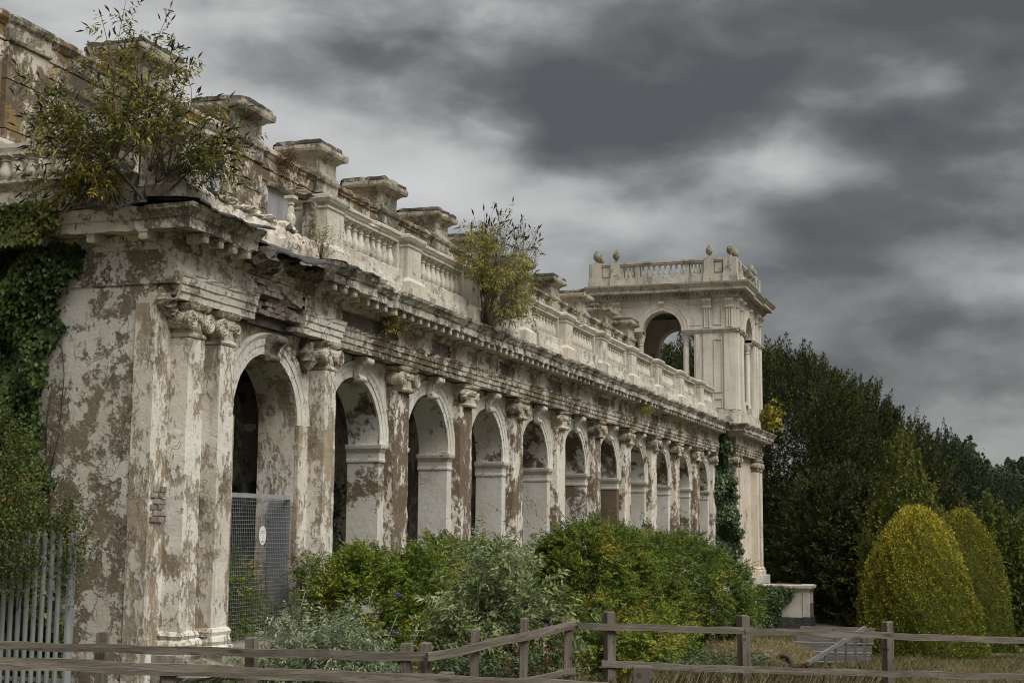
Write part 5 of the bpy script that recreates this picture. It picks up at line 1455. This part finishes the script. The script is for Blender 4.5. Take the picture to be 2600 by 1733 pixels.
def conifer(name, label, els, mat, nplume, ncard, base, plen=(1.0, 2.2), pw=0.38, card=(0.25, 0.062), up=0.5, trunk=0.35, group=None, tone=0.35, cat='tree', droop=0.0, tipbright=0.35):
    root = thing(name, label, cat, base, group)
    mb = MB(); top = max(e[2] + e[5] for e in els) * 0.8 + base[2] * 0.2
    mb.tube([(base[0] + 0.2 * math.sin(i), base[1] + 0.2 * math.cos(i * 1.3), base[2] - 0.3 + (top - base[2]) * i / 8) for i in range(9)], trunk, trunk * 0.2, 8)
    link('trunk', mb.mesh('trunk', True), 'bark', root)
    C_, Nn = esurf(nplume, els, base[2])
    n = len(C_)
    ln = RNG.uniform(*plen, n)
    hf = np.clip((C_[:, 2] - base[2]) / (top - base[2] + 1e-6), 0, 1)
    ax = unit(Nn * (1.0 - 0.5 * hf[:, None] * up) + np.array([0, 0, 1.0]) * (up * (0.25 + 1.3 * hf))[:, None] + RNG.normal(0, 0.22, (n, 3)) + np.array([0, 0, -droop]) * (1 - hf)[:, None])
    st_ = C_ - ax * (ln * RNG.uniform(0.45, 1.0, n))[:, None]
    tn = np.clip(RNG.normal(tone, 0.14, n), 0, 1)
    k = n * ncard
    ci = np.repeat(np.arange(n), ncard)
    t = RNG.random(k) ** 0.8
    a1 = unit(np.cross(ax, RNG.normal(size=(n, 3)))); a2 = np.cross(ax, a1)
    ang = RNG.uniform(0, 2 * PI, k)
    lat = a1[ci] * np.cos(ang)[:, None] + a2[ci] * np.sin(ang)[:, None]
    rad = pw * (1 - t) ** 0.7 * RNG.uniform(0.1, 1, k) * (ln[ci] / np.mean(plen))
    P = st_[ci] + ax[ci] * (ln[ci] * t)[:, None] + lat * rad[:, None]
    D = ax[ci] * 1.0 + lat * 0.55 + RNG.normal(0, 0.22, (k, 3))
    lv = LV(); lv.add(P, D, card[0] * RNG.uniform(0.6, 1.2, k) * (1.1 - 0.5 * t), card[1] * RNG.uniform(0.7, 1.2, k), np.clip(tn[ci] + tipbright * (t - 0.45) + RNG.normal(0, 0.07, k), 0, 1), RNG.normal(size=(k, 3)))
    # loose inner twigs
    q, nn = esurf(max(10, n), els, base[2])
    cen = np.array([e[:3] for e in els]).mean(0)
    P2 = q + (cen - q) * RNG.uniform(0.12, 0.4, (len(q), 1))
    m2 = 18
    P3 = np.repeat(P2, m2, 0) + RNG.normal(0, 0.5, (len(P2) * m2, 3))
    lv.add(P3, RNG.normal(size=P3.shape), card[0] * 1.15, card[1] * 1.5, np.clip(RNG.normal(tone, 0.1, len(P3)), 0, 1), RNG.normal(size=P3.shape))
    lv.build('crown', mat, root, 0.1, 0.05)
    return root

# ------------------------------------------------------------------ shrubs in front of the arcade
pinnate('pinnate_shrub', 'fresh green ferny shrub hiding the foot of the second arch pier', 'shrub', [(-4.55, -1.55, 0.35, 0.95, 0.75, 0.95), (-4.9, -2.0, 0.0, 0.85, 0.7, 0.75), (-3.9, -2.3, 0.3, 0.7, 0.6, 0.85)], 'lf_wist', 270, 12, (-4.5, -1.8, gzf(-4.5, -1.8)), 'ferny shrubs along the arcade', 0.42)
pinnate('pinnate_shrub', 'mid green ferny shrub behind the grey leaved bush at the third arch', 'shrub', [(-0.6, -1.4, 0.55, 1.3, 0.8, 0.95), (0.5, -1.8, 0.4, 1.2, 0.8, 0.95), (-2.2, -1.7, 0.3, 1.0, 0.7, 0.9)], 'lf_wist', 300, 12, (-0.5, -1.6, gzf(-0.5, -1.6)), 'ferny shrubs along the arcade', 0.38)
pinnate('pinnate_shrub', 'largest ferny shrub turning yellow and bronze in the middle of the row', 'shrub', [(2.6, -3.3, 0.35, 1.5, 1.15, 1.4), (3.8, -3.5, 0.3, 1.2, 1.0, 1.25), (1.6, -3.6, -0.35, 1.3, 0.9, 1.0), (3.4, -4.2, -0.2, 1.2, 0.9, 1.05), (0.4, -4.3, -0.7, 0.9, 0.7, 0.75), (2.0, -4.8, -0.75, 1.0, 0.7, 0.7)], 'lf_wist_y', 720, 12, (2.4, -3.8, gzf(2.4, -3.8)), 'ferny shrubs along the arcade', 0.42, nb=14)
pinnate('pinnate_shrub', 'dark green ferny shrub before the tower foot at the right end of the row', 'shrub', [(9.0, -3.9, 0.35, 1.5, 1.05, 1.15), (9.2, -4.9, -0.05, 1.2, 0.8, 0.85), (8.2, -4.4, 0.1, 1.2, 0.9, 0.9), (7.4, -3.4, 0.5, 1.2, 0.8, 1.0), (6.0, -3.0, 0.4, 1.2, 0.8, 1.1)], 'lf_wist_d', 640, 12, (8.8, -4.3, gzf(8.8, -4.3)), 'ferny shrubs along the arcade', 0.45, nb=12)
pinnate('pinnate_shrub', 'low yellow green ferny shrub behind the timber post under the big one', 'shrub', [(-2.4, -5.75, -0.45, 0.62, 0.45, 0.52), (-1.6, -5.5, -0.45, 0.5, 0.45, 0.45)], 'lf_wist_y', 90, 10, (-2.2, -5.7, gzf(-2.2, -5.7)), 'ferny shrubs along the arcade', 0.55)
pinnate('pinnate_shrub', 'small ferny shrub growing inside the wire mesh gate', 'shrub', [(-6.1, 0.12, 0.40, 0.45, 0.26, 0.75), (-5.6, 0.10, 0.45, 0.42, 0.24, 0.42), (-5.15, 0.10, 0.05, 0.4, 0.24, 0.4)], 'lf_wist', 110, 10, (-5.9, 0.15, -0.15), 'ferny shrubs along the arcade', 0.36, leaf=(0.075, 0.026))
pinnate('pinnate_shrub', 'little ferny sprig poking out past the gate jamb', 'shrub', [(-4.55, -0.62, 0.9, 0.24, 0.14, 0.2)], 'lf_wist_d', 12, 8, (-4.5, -0.6, gzf(-4.5, -0.6)), 'ferny shrubs along the arcade', 0.5, leaf=(0.07, 0.026), nb=3)

buddleia('grey_leaved_bush', 'tall grey green bush in front of the third and fourth arches', 'shrub', (-6.1, -4.4, gzf(-6.1, -4.4)), [(-6.1, -4.35, 0.2, 0.9, 1.0, 1.35), (-6.6, -3.95, -0.1, 0.75, 0.75, 0.95), (-5.6, -5.0, 0.0, 0.65, 0.75, 1.0)], 'lf_grey', 400, (0.135, 0.036), spikes=0.0, twig='pale_twig', tone=0.5, nside=5, nl=7, r0=0.008, lift=0.15, droop=0.3, yellow=0.0)
buddleia('grey_leaved_bush', 'upright pale shoots standing above the tall grey green bush', 'shrub', (-6.2, -4.5, gzf(-6.2, -4.5) + 0.6), [(-6.1, -4.5, 1.35, 0.8, 0.8, 0.38)], 'lf_silver', 26, (0.10, 0.024), spikes=0.0, twig='pale_twig', tone=0.25, nside=3, nl=7, r0=0.007, lift=0.1, droop=0.1, yellow=0.0)
buddleia('silver_bush', 'low silvery bush in front of the gate right side', 'shrub', (-9.05, -3.1, gzf(-9, -3.1)), [(-8.95, -3.0, 0.05, 0.6, 0.85, 0.58), (-9.15, -2.5, -0.1, 0.5, 0.5, 0.48), (-8.75, -3.55, -0.1, 0.5, 0.55, 0.5)], 'lf_silver', 270, (0.085, 0.020), spikes=0.0, twig='pale_twig', tone=0.45, nside=5, nl=7, r0=0.006, lift=0.25, droop=0.1, yellow=0.0)
sv = thing('silver_shoot', 'few long pale shoots rising above the silvery bush', 'shrub', (-8.9, -3.2, gzf(-8.9, -3.2)))
lv = LV()
for i, (tx, ty, tz) in enumerate(((-8.95, -2.75, 0.78), (-8.6, -3.55, 0.80), (-8.75, -3.3, 0.42), (-8.6, -3.9, 0.48), (-8.45, -4.15, 0.28), (-9.2, -2.5, 0.42), (-9.1, -2.9, 0.5))):
    b = Vector((tx - 0.05, ty + 0.28, gzf(tx, ty) + 0.35)); t = Vector((tx, ty, tz))
    mb = MB(); mb.tube([b.lerp(t, s / 5) for s in range(6)], 0.007, 0.004, 4); link('shoot', mb.mesh('shoot', True), 'pale_twig', sv)
    for s in np.linspace(0.3, 1, 7):
        p = np.array(b.lerp(t, float(s)))[None].repeat(2, 0)
        dd = RNG.normal(size=3); dd[2] = 0.2
        lv.add(p, np.stack([dd, np.array([-dd[0], -dd[1], dd[2]])]), 0.085, 0.02, 0.75)
lv.build('foliage', 'lf_silver', sv)
for i, (x, y, z, lab) in enumerate(((-7.28, -3.28, 0.70, 'purple flower spike at the left edge of the grey green bush'), (-8.35, -3.65, 0.28, 'small purple flower low above the timber corner'), (-8.9, -3.95, -0.2, 'purple flower under the timber rail'), (-6.4, -5.2, 0.27, 'purple flower above the rising rail'), (-2.9, -6.2, 0.05, 'purple flower beside the fence post before the yellowing shrub'))):
    lv = LV(); k = 46
    t = RNG.random(k); a = RNG.uniform(0, 2 * PI, k)
    ax = np.array([0.5, -0.7, -0.35]); r_ = 0.032 * (1 - t * 0.7)
    P = np.array([x, y, z]) + t[:, None] * unit(ax) * 0.15 + np.stack([np.cos(a) * r_, np.sin(a) * 0.5 * r_, np.sin(a) * r_], -1)
    lv.add(P, RNG.normal(size=(k, 3)), 0.035, 0.022, RNG.random(k), RNG.normal(size=(k, 3)))
    tag(lv.build('flower_spike', 'purple'), lab, 'flower', 'purple flower spikes')

def weeds(name, label, pts, hts, mat, n, leaf, tone=0.5, cat='weeds', nl=10, kind=None, lean=0.3):
    root = None
    lv = LV()
    x = RNG.uniform(pts[0], pts[1], n); y = RNG.uniform(pts[2], pts[3], n)
    z = gz(x, y)
    h = RNG.uniform(*hts, n)
    d = unit(np.stack([RNG.normal(0, lean, n), RNG.normal(0, lean, n), np.ones(n)], -1))
    for j in range(nl):
        t = (j + RNG.random(n)) / nl
        p = np.stack([x, y, z], -1) + d * (h * t)[:, None]
        dd = RNG.normal(0, 1, (n, 3)); dd[:, 2] = dd[:, 2] * 0.4 + 0.1
        lv.add(p, dd, leaf[0] * RNG.uniform(0.6, 1.2, n), leaf[1], np.clip(tone + RNG.normal(0, 0.2, n), 0, 1))
    if kind:
        return lv.build(name, mat, None, kind=kind)
    root = thing(name, label, cat, (float(np.mean(x)), float(np.mean(y)), float(np.mean(z))))
    lv.build('foliage', mat, root)
    return root
weeds('weed_patch', 'grey green weeds thick behind the right hand fence bay', (-4.3, -0.8, -7.6, -6.2), (0.35, 0.75), 'lf_weed', 700, (0.10, 0.028), nl=14)
weeds('weed_patch', 'dark leafy weeds under the rising rail behind the corner post', (-8.6, -6.2, -5.2, -4.2), (0.3, 0.65), 'lf_weed', 500, (0.12, 0.04), 0.3, nl=12)
weeds('weed_patch', 'leafy weeds in the gap under the left rail below the silvery bush', (-10.4, -8.9, -4.8, -2.2), (0.15, 0.42), 'lf_weed', 420, (0.10, 0.034), 0.45, nl=9)
weeds('weed_patch', 'sparse weeds at the foot of the corner pilasters', (-9.2, -7.0, -1.7, -0.8), (0.08, 0.3), 'lf_weed', 120, (0.07, 0.02), 0.5, nl=7)
lv = LV(); k = 40
P = np.array([-9.05, -4.35, -0.17]) + RNG.normal(0, 1, (k, 3)) * np.array([0.12, 0.14, 0.08])
lv.add(P, RNG.normal(size=(k, 3)), 0.035, 0.026, RNG.uniform(0.4, 0.8, k))
tag(lv.build('ragwort_flower', 'lf_autumn'), 'yellow ragwort flowers beside the timber corner post under the rail', 'flower')
# dead bracken heap
db = thing('dead_bracken', 'rust brown heap of dead bracken against the rising fence', 'bracken', (-8.3, -5.9, gzf(-8.3, -5.9)))
lv = LV()
C_, Nn = esurf(150, [(-8.1, -5.7, -0.35, 0.45, 0.5, 0.55), (-8.6, -6.1, -0.55, 0.6, 0.7, 0.32), (-9.1, -5.6, -0.7, 0.6, 0.6, 0.22)], -1.2)
n = len(C_); q = 26; ci = np.repeat(np.arange(n), q)
t = RNG.random(n * q); axb = unit(Nn + RNG.normal(0, 0.5, (n, 3)) + np.array([0, 0, -0.2]))
P = C_[ci] + axb[ci] * (t * 0.35 - 0.1)[:, None]; P[:, 2] -= 0.15 * t
lv.add(P, axb[ci] * 0.4 + RNG.normal(0, 0.6, (n * q, 3)), 0.07, 0.016, np.clip(RNG.normal(0.45, 0.2, n)[ci] + RNG.normal(0, 0.1, n * q), 0, 1))
lv.build('frond', 'lf_dead', db)

# ------------------------------------------------------------------ growth on the roof and walls
buddleia('roof_buddleia', 'large straggling buddleia rooted on the cornice of the near corner', 'shrub', (-9.2, -0.30, 6.0), [(-9.3, -0.1, 7.3, 0.95, 1.15, 1.05), (-9.6, 0.95, 7.2, 0.6, 0.75, 0.85), (-9.2, 0.05, 8.25, 0.6, 0.75, 0.75), (-8.7, -1.15, 7.0, 0.55, 0.55, 0.7), (-9.5, 0.6, 6.25, 0.4, 0.9, 0.42)], 'lf_bush', 175, (0.12, 0.026), spikes=0.5, tone=0.5, nside=6, nl=5, r0=0.012, lift=0.22, trunks=7, droop=0.45, spread_tone=0.2, spike_len=0.15)
buddleia('roof_buddleia', 'yellowing buddleia sprouting from the cornice by the second balustrade pier', 'shrub', (3.55, -0.75, 6.05), [(3.9, -0.8, 7.2, 2.0, 0.8, 0.8), (3.2, -0.8, 7.8, 1.4, 0.7, 0.55), (5.4, -0.7, 6.7, 1.6, 0.5, 0.55)], 'lf_bush_y', 82, (0.125, 0.026), spikes=0.0, tone=0.55, nside=6, nl=5, r0=0.011, lift=0.25, trunks=6, droop=0.4, yellow=0.06)
buddleia('roof_buddleia', 'dark topped buddleia shoots with curved seed spikes above the yellowing one', 'shrub', (3.65, -0.6, 6.05), [(4.4, -0.8, 8.3, 1.6, 0.7, 0.5)], 'lf_bush', 40, (0.10, 0.022), spikes=0.6, tone=0.3, nside=6, nl=5, r0=0.014, lift=0.1, droop=0.3, spike_len=0.2)
buddleia('roof_sapling', 'thin sapling with reddish leaves on the broken plinth beside the lone baluster', 'shrub', (-4.5, -0.62, 6.05), [(-4.6, -0.65, 6.45, 0.4, 0.2, 0.3), (-3.9, -0.65, 6.35, 0.3, 0.2, 0.25)], 'lf_bush', 16, (0.06, 0.016), tone=0.7, nside=4, nl=4, r0=0.006, droop=0.3, yellow=0.1)
buddleia('wall_fern', 'rusty fern growing from the rear wall above the boarded window', 'fern', (1.15, 3.25, 9.46), [(1.15, 3.1, 9.42, 0.32, 0.15, 0.17)], 'lf_dead', 26, (0.10, 0.02), tone=0.75, nside=3, nl=5, r0=0.004, yellow=0.0)
buddleia('wall_fern', 'small green plant growing from the frieze above the second arch', 'fern', (-1.35, -0.4, 5.25), [(-1.35, -0.58, 5.45, 0.3, 0.15, 0.3)], 'lf_bush', 22, (0.07, 0.014), tone=0.65, nside=3, nl=5, r0=0.005, yellow=0.1)
buddleia('wall_fern', 'tiny sprig on the brick patch over the first arch', 'fern', (-5.45, -0.5, 5.33), [(-5.4, -0.6, 5.34, 0.2, 0.08, 0.07)], 'lf_bush', 9, (0.05, 0.012), tone=0.7, nside=3, nl=4, r0=0.004, yellow=0.0)
buddleia('wall_fern', 'mustard coloured tuft on the cornice near the tower', 'fern', (18.3, -0.55, 5.42), [(18.3, -0.72, 5.42, 0.5, 0.12, 0.16)], 'lf_autumn', 20, (0.08, 0.018), tone=0.1, nside=3, nl=5, r0=0.004, yellow=0.0)
buddleia('autumn_sapling', 'bright yellow sapling growing from the tower ledge', 'sapling', (38.9, -1.15, 6.05), [(39.3, -1.5, 6.9, 0.5, 0.55, 0.6), (39.2, -1.3, 6.3, 0.3, 0.5, 0.3)], 'lf_autumn', 26, (0.17, 0.11), tone=0.45, nside=4, nl=4, r0=0.012, lift=0.2, droop=0.7, yellow=0.05)
ivy('wall_ivy', 'thick dark ivy sheet covering the left of the end wall', [(0.98, 5.62), (0.86, 5.35), (1.2, 5.03), (1.31, 4.1), (1.40, 3.5), (1.5, 2.9), (1.3, 2.3), (1.15, 1.5), (0.95, 1.2), (0.88, -0.6), (3.3, -0.6), (3.3, 5.62)], lambda u, v: np.stack([np.full_like(u, -8.84), u, v], -1), (-1, 0, 0), 27000, thick=0.5, leaf=0.075, tone=0.5)
ivy('wall_ivy', 'ivy fringe hanging over the left cornice under the roof buddleia', [(0.9, 6.1), (1.2, 5.5), (3.3, 5.45), (3.3, 6.15)], lambda u, v: np.stack([np.full_like(u, -9.42), u, v], -1), (-1, 0, 0), 2600, 'lf_rose', thick=0.25, leaf=0.07, stems=3, tone=0.6)
ivy('wall_ivy', 'narrow dark ivy column climbing the inner side of the tower', [(0.35, 5.9), (-0.35, 5.95), (-0.55, 5.2), (-0.50, 4.3), (-0.85, 3.4), (-0.8, 2.6), (-1.0, 1.6), (-1.05, 0.6), (0.5, 0.6), (0.6, 2.2), (0.42, 3.2), (0.5, 4.4), (0.2, 5.2)], lambda u, v: np.stack([np.full_like(u, TX0 - 0.1), u - 0.12, v], -1), (-0.9, -0.45, 0), 9000, thick=0.55, leaf=0.12, tone=0.4)
ivy('wall_ivy', 'thin ivy streak on the white tower pilaster', [(-0.98, 4.6), (-0.90, 4.6), (-0.92, 2.0), (-0.85, 0.2), (-1.1, 0.2), (-1.05, 2.5)], lambda u, v: np.stack([np.full_like(u, TX0 + 0.05), u, v], -1), (-1, -0.2, 0), 700, thick=0.12, leaf=0.09, stems=2)
ivy('wall_ivy', 'ivy hanging in a slanted curtain over the terrace pedestal', [(-1.2, -0.6), (-3.0, -0.75), (-2.4, -1.5), (-2.0, -2.4), (-1.2, -2.4)], lambda u, v: np.stack([np.full_like(u, 36.22), u, v], -1), (-1, 0, 0.1), 1800, thick=0.25, leaf=0.10, stems=4)
ivy('wall_ivy', 'dim ivy covering the inner wall seen through the arches', [(-8.2, -0.1), (-8.2, 2.9), (-6, 2.4), (-3, 3.1), (0, 2.2), (4, 2.7), (4, -0.1)], lambda u, v: np.stack([u, np.full_like(u, 3.07), v], -1), (0, -1, 0), 7000, thick=0.35, leaf=0.11, stems=4, tone=0.3)
# rose with hips over the palisade
rs = thing('wild_rose', 'wild rose with red hips spilling over the palisade fence', 'shrub', (-10.0, 0.9, gzf(-10, 0.9)))
els = [(-10.35, 1.25, 2.35, 0.5, 0.75, 0.9), (-10.62, 0.5, 1.75, 0.34, 0.5, 0.55), (-10.5, -0.12, 1.62, 0.30, 0.30, 0.46), (-10.55, -0.22, 1.2, 0.18, 0.18, 0.3), (-10.75, 0.75, 1.25, 0.25, 0.40, 0.42), (-10.72, 0.2, 1.15, 0.2, 0.25, 0.35)]
C_, Nn = esurf(560, els, 0.4)
n = len(C_); q = 34; ci = np.repeat(np.arange(n), q)
ax = unit(Nn + RNG.normal(0, 0.4, (n, 3)) + np.array([0, 0, -0.3])); C_ = C_ - Nn * RNG.uniform(0, 0.3, (n, 1))
t = RNG.random(n * q)
P = C_[ci] + ax[ci] * (t * 0.34 - 0.1)[:, None] + RNG.normal(0, 0.045, (n * q, 3)); P[:, 2] -= 0.16 * t * t
lv = LV(); lv.add(P, ax[ci] * 0.5 + RNG.normal(0, 0.7, (n * q, 3)), 0.040 * RNG.uniform(0.7, 1.3, n * q), 0.024, np.clip(RNG.normal(0.45, 0.2, n)[ci] + RNG.normal(0, 0.1, n * q), 0, 1))
lv.build('foliage', 'lf_rose', rs)
lv = LV(); hp = C_[RNG.choice(n, 16)] + Nn[RNG.choice(n, 16)] * 0.0 + np.array([-0.1, -0.05, 0])
for w_ in range(3): lv.add(np.asarray(hp), RNG.normal(size=hp.shape), 0.03, 0.024, RNG.random(len(hp)), RNG.normal(size=hp.shape))
lv.build('rose_hip', 'hip', rs)
branches((-10.0, 0.9, gzf(-10, 0.9)), C_[:9], 0.015, 0.005, rs, 'twig', 0.8, 'stem')

# ------------------------------------------------------------------ clipped yews
def topiary(name, label, cx, cy, h, rb, mat, n, seed, group, tone):
    zb = gzf(cx, cy) - 0.15
    root = thing(name, label, 'topiary', (cx, cy, zb), group)
    t = np.linspace(0, 1, 30)
    # profile: full base, straight taper, domed head
    def prof(t): return rb * np.interp(t, [0, .096, .372, .565, .70, .84, .90, .95, .98, 1], [1.02, 1.0, .893, .77, .655, .48, .37, .245, .14, 0.02])
    mb = MB()
    mb.lathe([(max(0.02, float(prof(a)) - 0.22), float(a) * (h - 0.25)) for a in t], cx, cy, zb, 28)
    me = mb.mesh('crown_backing', True)  # solid hull added under the leaves so the cone is not see-through
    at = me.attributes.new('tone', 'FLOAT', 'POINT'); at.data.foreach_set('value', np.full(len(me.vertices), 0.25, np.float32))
    link('crown_backing', me, mat, root)
    u = RNG.random(n); a = RNG.uniform(0, 2 * PI, n)
    u = np.sort(RNG.beta(1.0, 1.15, n))
    r = prof(u)
    wob = 0.05 * np.sin(a * 5 + u * 9 + seed) + 0.04 * np.sin(a * 11 - u * 17) + 0.03 * np.sin(a * 23 + u * 41)
    nz = -(prof(u + 0.01) - prof(u)) / (0.01 * h)
    N_ = unit(np.stack([np.cos(a), np.sin(a), nz], -1))
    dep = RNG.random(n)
    sprig = np.where(RNG.random(n) < 0.02, RNG.uniform(0.04, 0.14, n), 0.0)
    hol = -0.09 * (np.sin(a * 17 + u * 31 + 3 * np.sin(u * 19 + seed)) > 0.93)
    P = np.stack([cx + np.cos(a) * r, cy + np.sin(a) * r, zb + u * h], -1) + N_ * (wob * 1.5 - 0.10 * dep + sprig + hol)[:, None] + RNG.normal(0, 0.015, (n, 3))
    D = N_ * 0.8 + np.array([0, 0, 0.5]) + RNG.normal(0, 0.55, (n, 3))
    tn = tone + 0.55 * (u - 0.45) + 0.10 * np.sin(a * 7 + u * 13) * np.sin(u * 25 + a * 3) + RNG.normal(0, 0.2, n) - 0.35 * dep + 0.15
    lv = LV(); lv.add(P, D, 0.075 * RNG.uniform(0.6, 1.3, n), 0.034, np.clip(tn, 0, 1), RNG.normal(size=(n, 3)))
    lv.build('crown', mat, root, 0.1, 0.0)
    mb = MB(); mb.tube([(cx, cy, zb - 0.3), (cx, cy, zb + h * 0.6)], 0.16, 0.06, 7); link('trunk', mb.mesh('trunk'), 'bark', root)
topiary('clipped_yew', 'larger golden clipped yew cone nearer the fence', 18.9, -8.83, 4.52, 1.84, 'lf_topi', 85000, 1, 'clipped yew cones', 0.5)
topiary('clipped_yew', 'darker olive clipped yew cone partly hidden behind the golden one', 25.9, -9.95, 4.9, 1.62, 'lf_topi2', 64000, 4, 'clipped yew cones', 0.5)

# ------------------------------------------------------------------ trees
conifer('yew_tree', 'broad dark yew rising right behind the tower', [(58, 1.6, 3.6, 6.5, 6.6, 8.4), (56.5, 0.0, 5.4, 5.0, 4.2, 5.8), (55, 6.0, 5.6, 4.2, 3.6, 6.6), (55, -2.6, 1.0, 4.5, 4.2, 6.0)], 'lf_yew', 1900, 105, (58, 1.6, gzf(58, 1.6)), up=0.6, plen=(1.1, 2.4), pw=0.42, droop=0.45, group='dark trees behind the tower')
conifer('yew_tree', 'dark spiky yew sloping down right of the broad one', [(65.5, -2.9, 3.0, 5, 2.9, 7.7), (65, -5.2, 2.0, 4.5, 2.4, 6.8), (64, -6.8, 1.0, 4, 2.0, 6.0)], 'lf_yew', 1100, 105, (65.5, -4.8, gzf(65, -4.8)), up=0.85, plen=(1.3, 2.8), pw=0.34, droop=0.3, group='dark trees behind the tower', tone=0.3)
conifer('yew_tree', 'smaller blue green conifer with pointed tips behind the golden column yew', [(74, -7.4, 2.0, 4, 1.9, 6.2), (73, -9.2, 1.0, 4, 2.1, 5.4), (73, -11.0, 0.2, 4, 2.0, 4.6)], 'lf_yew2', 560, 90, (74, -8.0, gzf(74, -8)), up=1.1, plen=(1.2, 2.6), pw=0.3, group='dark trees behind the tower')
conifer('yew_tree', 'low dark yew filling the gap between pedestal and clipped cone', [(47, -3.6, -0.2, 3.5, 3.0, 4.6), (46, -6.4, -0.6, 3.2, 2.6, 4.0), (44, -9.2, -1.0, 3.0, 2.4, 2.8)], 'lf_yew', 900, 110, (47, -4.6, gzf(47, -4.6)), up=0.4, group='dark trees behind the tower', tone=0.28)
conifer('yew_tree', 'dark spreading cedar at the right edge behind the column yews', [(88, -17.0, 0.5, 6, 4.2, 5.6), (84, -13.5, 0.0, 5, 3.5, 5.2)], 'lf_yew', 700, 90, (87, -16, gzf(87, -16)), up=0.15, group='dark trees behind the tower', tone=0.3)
conifer('golden_yew', 'tall fastigiate yew with golden upright tips behind the clipped cones', [(35.8, -7.45, 1.6, 1.15, 0.95, 4.1), (35.5, -6.5, 0.0, 1.1, 0.85, 2.6), (35.5, -8.4, 0.2, 1.1, 0.85, 2.9)], 'lf_gold', 430, 60, (35.8, -7.5, gzf(35.8, -7.5)), plen=(0.7, 1.4), pw=0.13, card=(0.17, 0.05), up=2.6, trunk=0.18, tone=0.25, tipbright=0.6)
for i, (x, y, zt, r, lab) in enumerate(((34.0, -10.9, 2.9, 0.75, 'first dark column yew right of the clipped cones'), (34.5, -12.0, 2.2, 0.9, 'column yew at the right edge of the picture'), (37.5, -9.8, 2.6, 0.8, 'column yew just behind the two clipped cones'), (40, -9.0, 2.3, 0.9, 'bushy column yew between golden yew and cones'))):
    conifer('column_yew', lab, [(x, y, zt - 3.0, r, r, 3.0), (x + 0.2, y - 0.5, zt - 3.8, r, r, 2.8)], 'lf_gold', 190, 55, (x, y, gzf(x, y)), plen=(0.7, 1.4), pw=0.13, card=(0.17, 0.05), up=2.6, trunk=0.12, tone=0.16, tipbright=0.42, group='column yews')
conifer('broadleaf_tree', 'soft grey green tree rising beyond the column yews', [(104, -7.6, 2.2, 6, 3.6, 7.0), (100, -11, 0.5, 6, 3.5, 6.0)], 'lf_far', 520, 60, (103, -8.5, gzf(103, -8.5)), up=0.25, plen=(0.8, 1.8), pw=0.6, card=(0.42, 0.24), tone=0.5, group='far trees')
conifer('broadleaf_tree', 'far tree sloping out of the right edge of the picture', [(114, -12.5, 1.4, 6, 3.4, 6.6), (114, -16, 0.4, 6, 4, 5.0)], 'lf_far', 520, 60, (114, -13, gzf(114, -13)), up=0.25, plen=(0.8, 1.8), pw=0.6, card=(0.42, 0.24), tone=0.42, group='far trees')
conifer('woodland', 'x', [(150 + (i % 3) * 12, -70 + i * 12, -1, 9, 9, 6.5 + (i * 37 % 5)) for i in range(15)], 'lf_far', 1500, 34, (150, 0, gzf(150, 0)), up=0.2, plen=(1.2, 2.4), pw=0.9, card=(0.8, 0.5), tone=0.35)
wl_ = bpy.data.objects['woodland']
for c in list(wl_.children):
    if c.name.startswith('trunk'): bpy.data.objects.remove(c)
    else:
        c.parent = None; c.name = 'woodland_mass'; c['kind'] = 'stuff'
bpy.data.objects.remove(wl_)

# ------------------------------------------------------------------ grass
def grass(name, boxes, mat, dens, hts, wdt, tone, ts=0.2, lean=0.35, skip=None):
    lv = LV()
    for (x0, x1, y0, y1, k) in boxes:
        n = int((x1 - x0) * (y1 - y0) * dens * k)
        x = RNG.uniform(x0, x1, n); y = RNG.uniform(y0, y1, n)
        pat = np.sin(x * 2.1 + 1.3 * np.sin(y * 1.7)) + np.sin(y * 2.9 + x)
        ok = RNG.random(n) < 0.55 + 0.35 * np.tanh(pat)
        if skip is not None: ok &= ~skip(x, y)
        x, y, pat = x[ok], y[ok], pat[ok]; n = len(x)
        h = RNG.uniform(*hts, n) * (0.8 + 0.2 * np.tanh(pat))
        P = np.stack([x, y, gz(x, y) - 0.02], -1)
        D = np.stack([RNG.normal(0.1, lean, n), RNG.normal(0, lean, n), np.ones(n)], -1)
        lv.add(P, D, h, wdt, np.clip(tone + RNG.normal(0, ts, n), 0, 1), RNG.normal(size=(n, 3)) * np.array([1, 1, 0.1]))
    o = lv.build(name, mat, None, 0.1, 0.25, kind='stuff')
    return o
lv = LV(); k = 2600
d_ = unit(RNG.normal(size=(k, 3))); d_[:, 2] = np.abs(d_[:, 2])
lv.add(np.array([7.6, -5.9, -1.32]) + d_ * np.array([1.22, 1.32, 0.38]), RNG.normal(0, 0.5, (k, 3)) + np.array([0, 0, 0.8]), RNG.uniform(0.08, 0.26, k), 0.012, np.clip(RNG.normal(0.55, 0.25, k), 0, 1), RNG.normal(size=(k, 3)))
lv.build('mound_grass', 'straw', LG, kind='stuff')
inb = lambda x, y: (y > -0.5) & (x > -9) & (x < 34)
grass('dry_grass', [(-9.8, -2.0, -9.4, -6.6, 1.0), (-13.5, -8.2, -9.8, -6.3, 1.2)], 'straw', 620, (0.45, 0.98), 0.006, 0.55, 0.22)
grass('short_dry_grass', [(-9.8, 0.0, -13.5, -9.4, 1.0), (-14, -9.8, -12.5, -9.8, 0.8), (0, 16, -13, -7.6, 0.3)], 'straw', 420, (0.15, 0.42), 0.007, 0.4, 0.22)
grass('green_grass', [(-13, -6, -6.2, 0.4, 0.5), (-6, 14, -9.5, -0.8, 0.5), (14, 40, -14, -2.5, 0.35), (-24, -12, -12, 1, 0.25)], 'grass', 260, (0.10, 0.30), 0.012, 0.55, skip=inb)
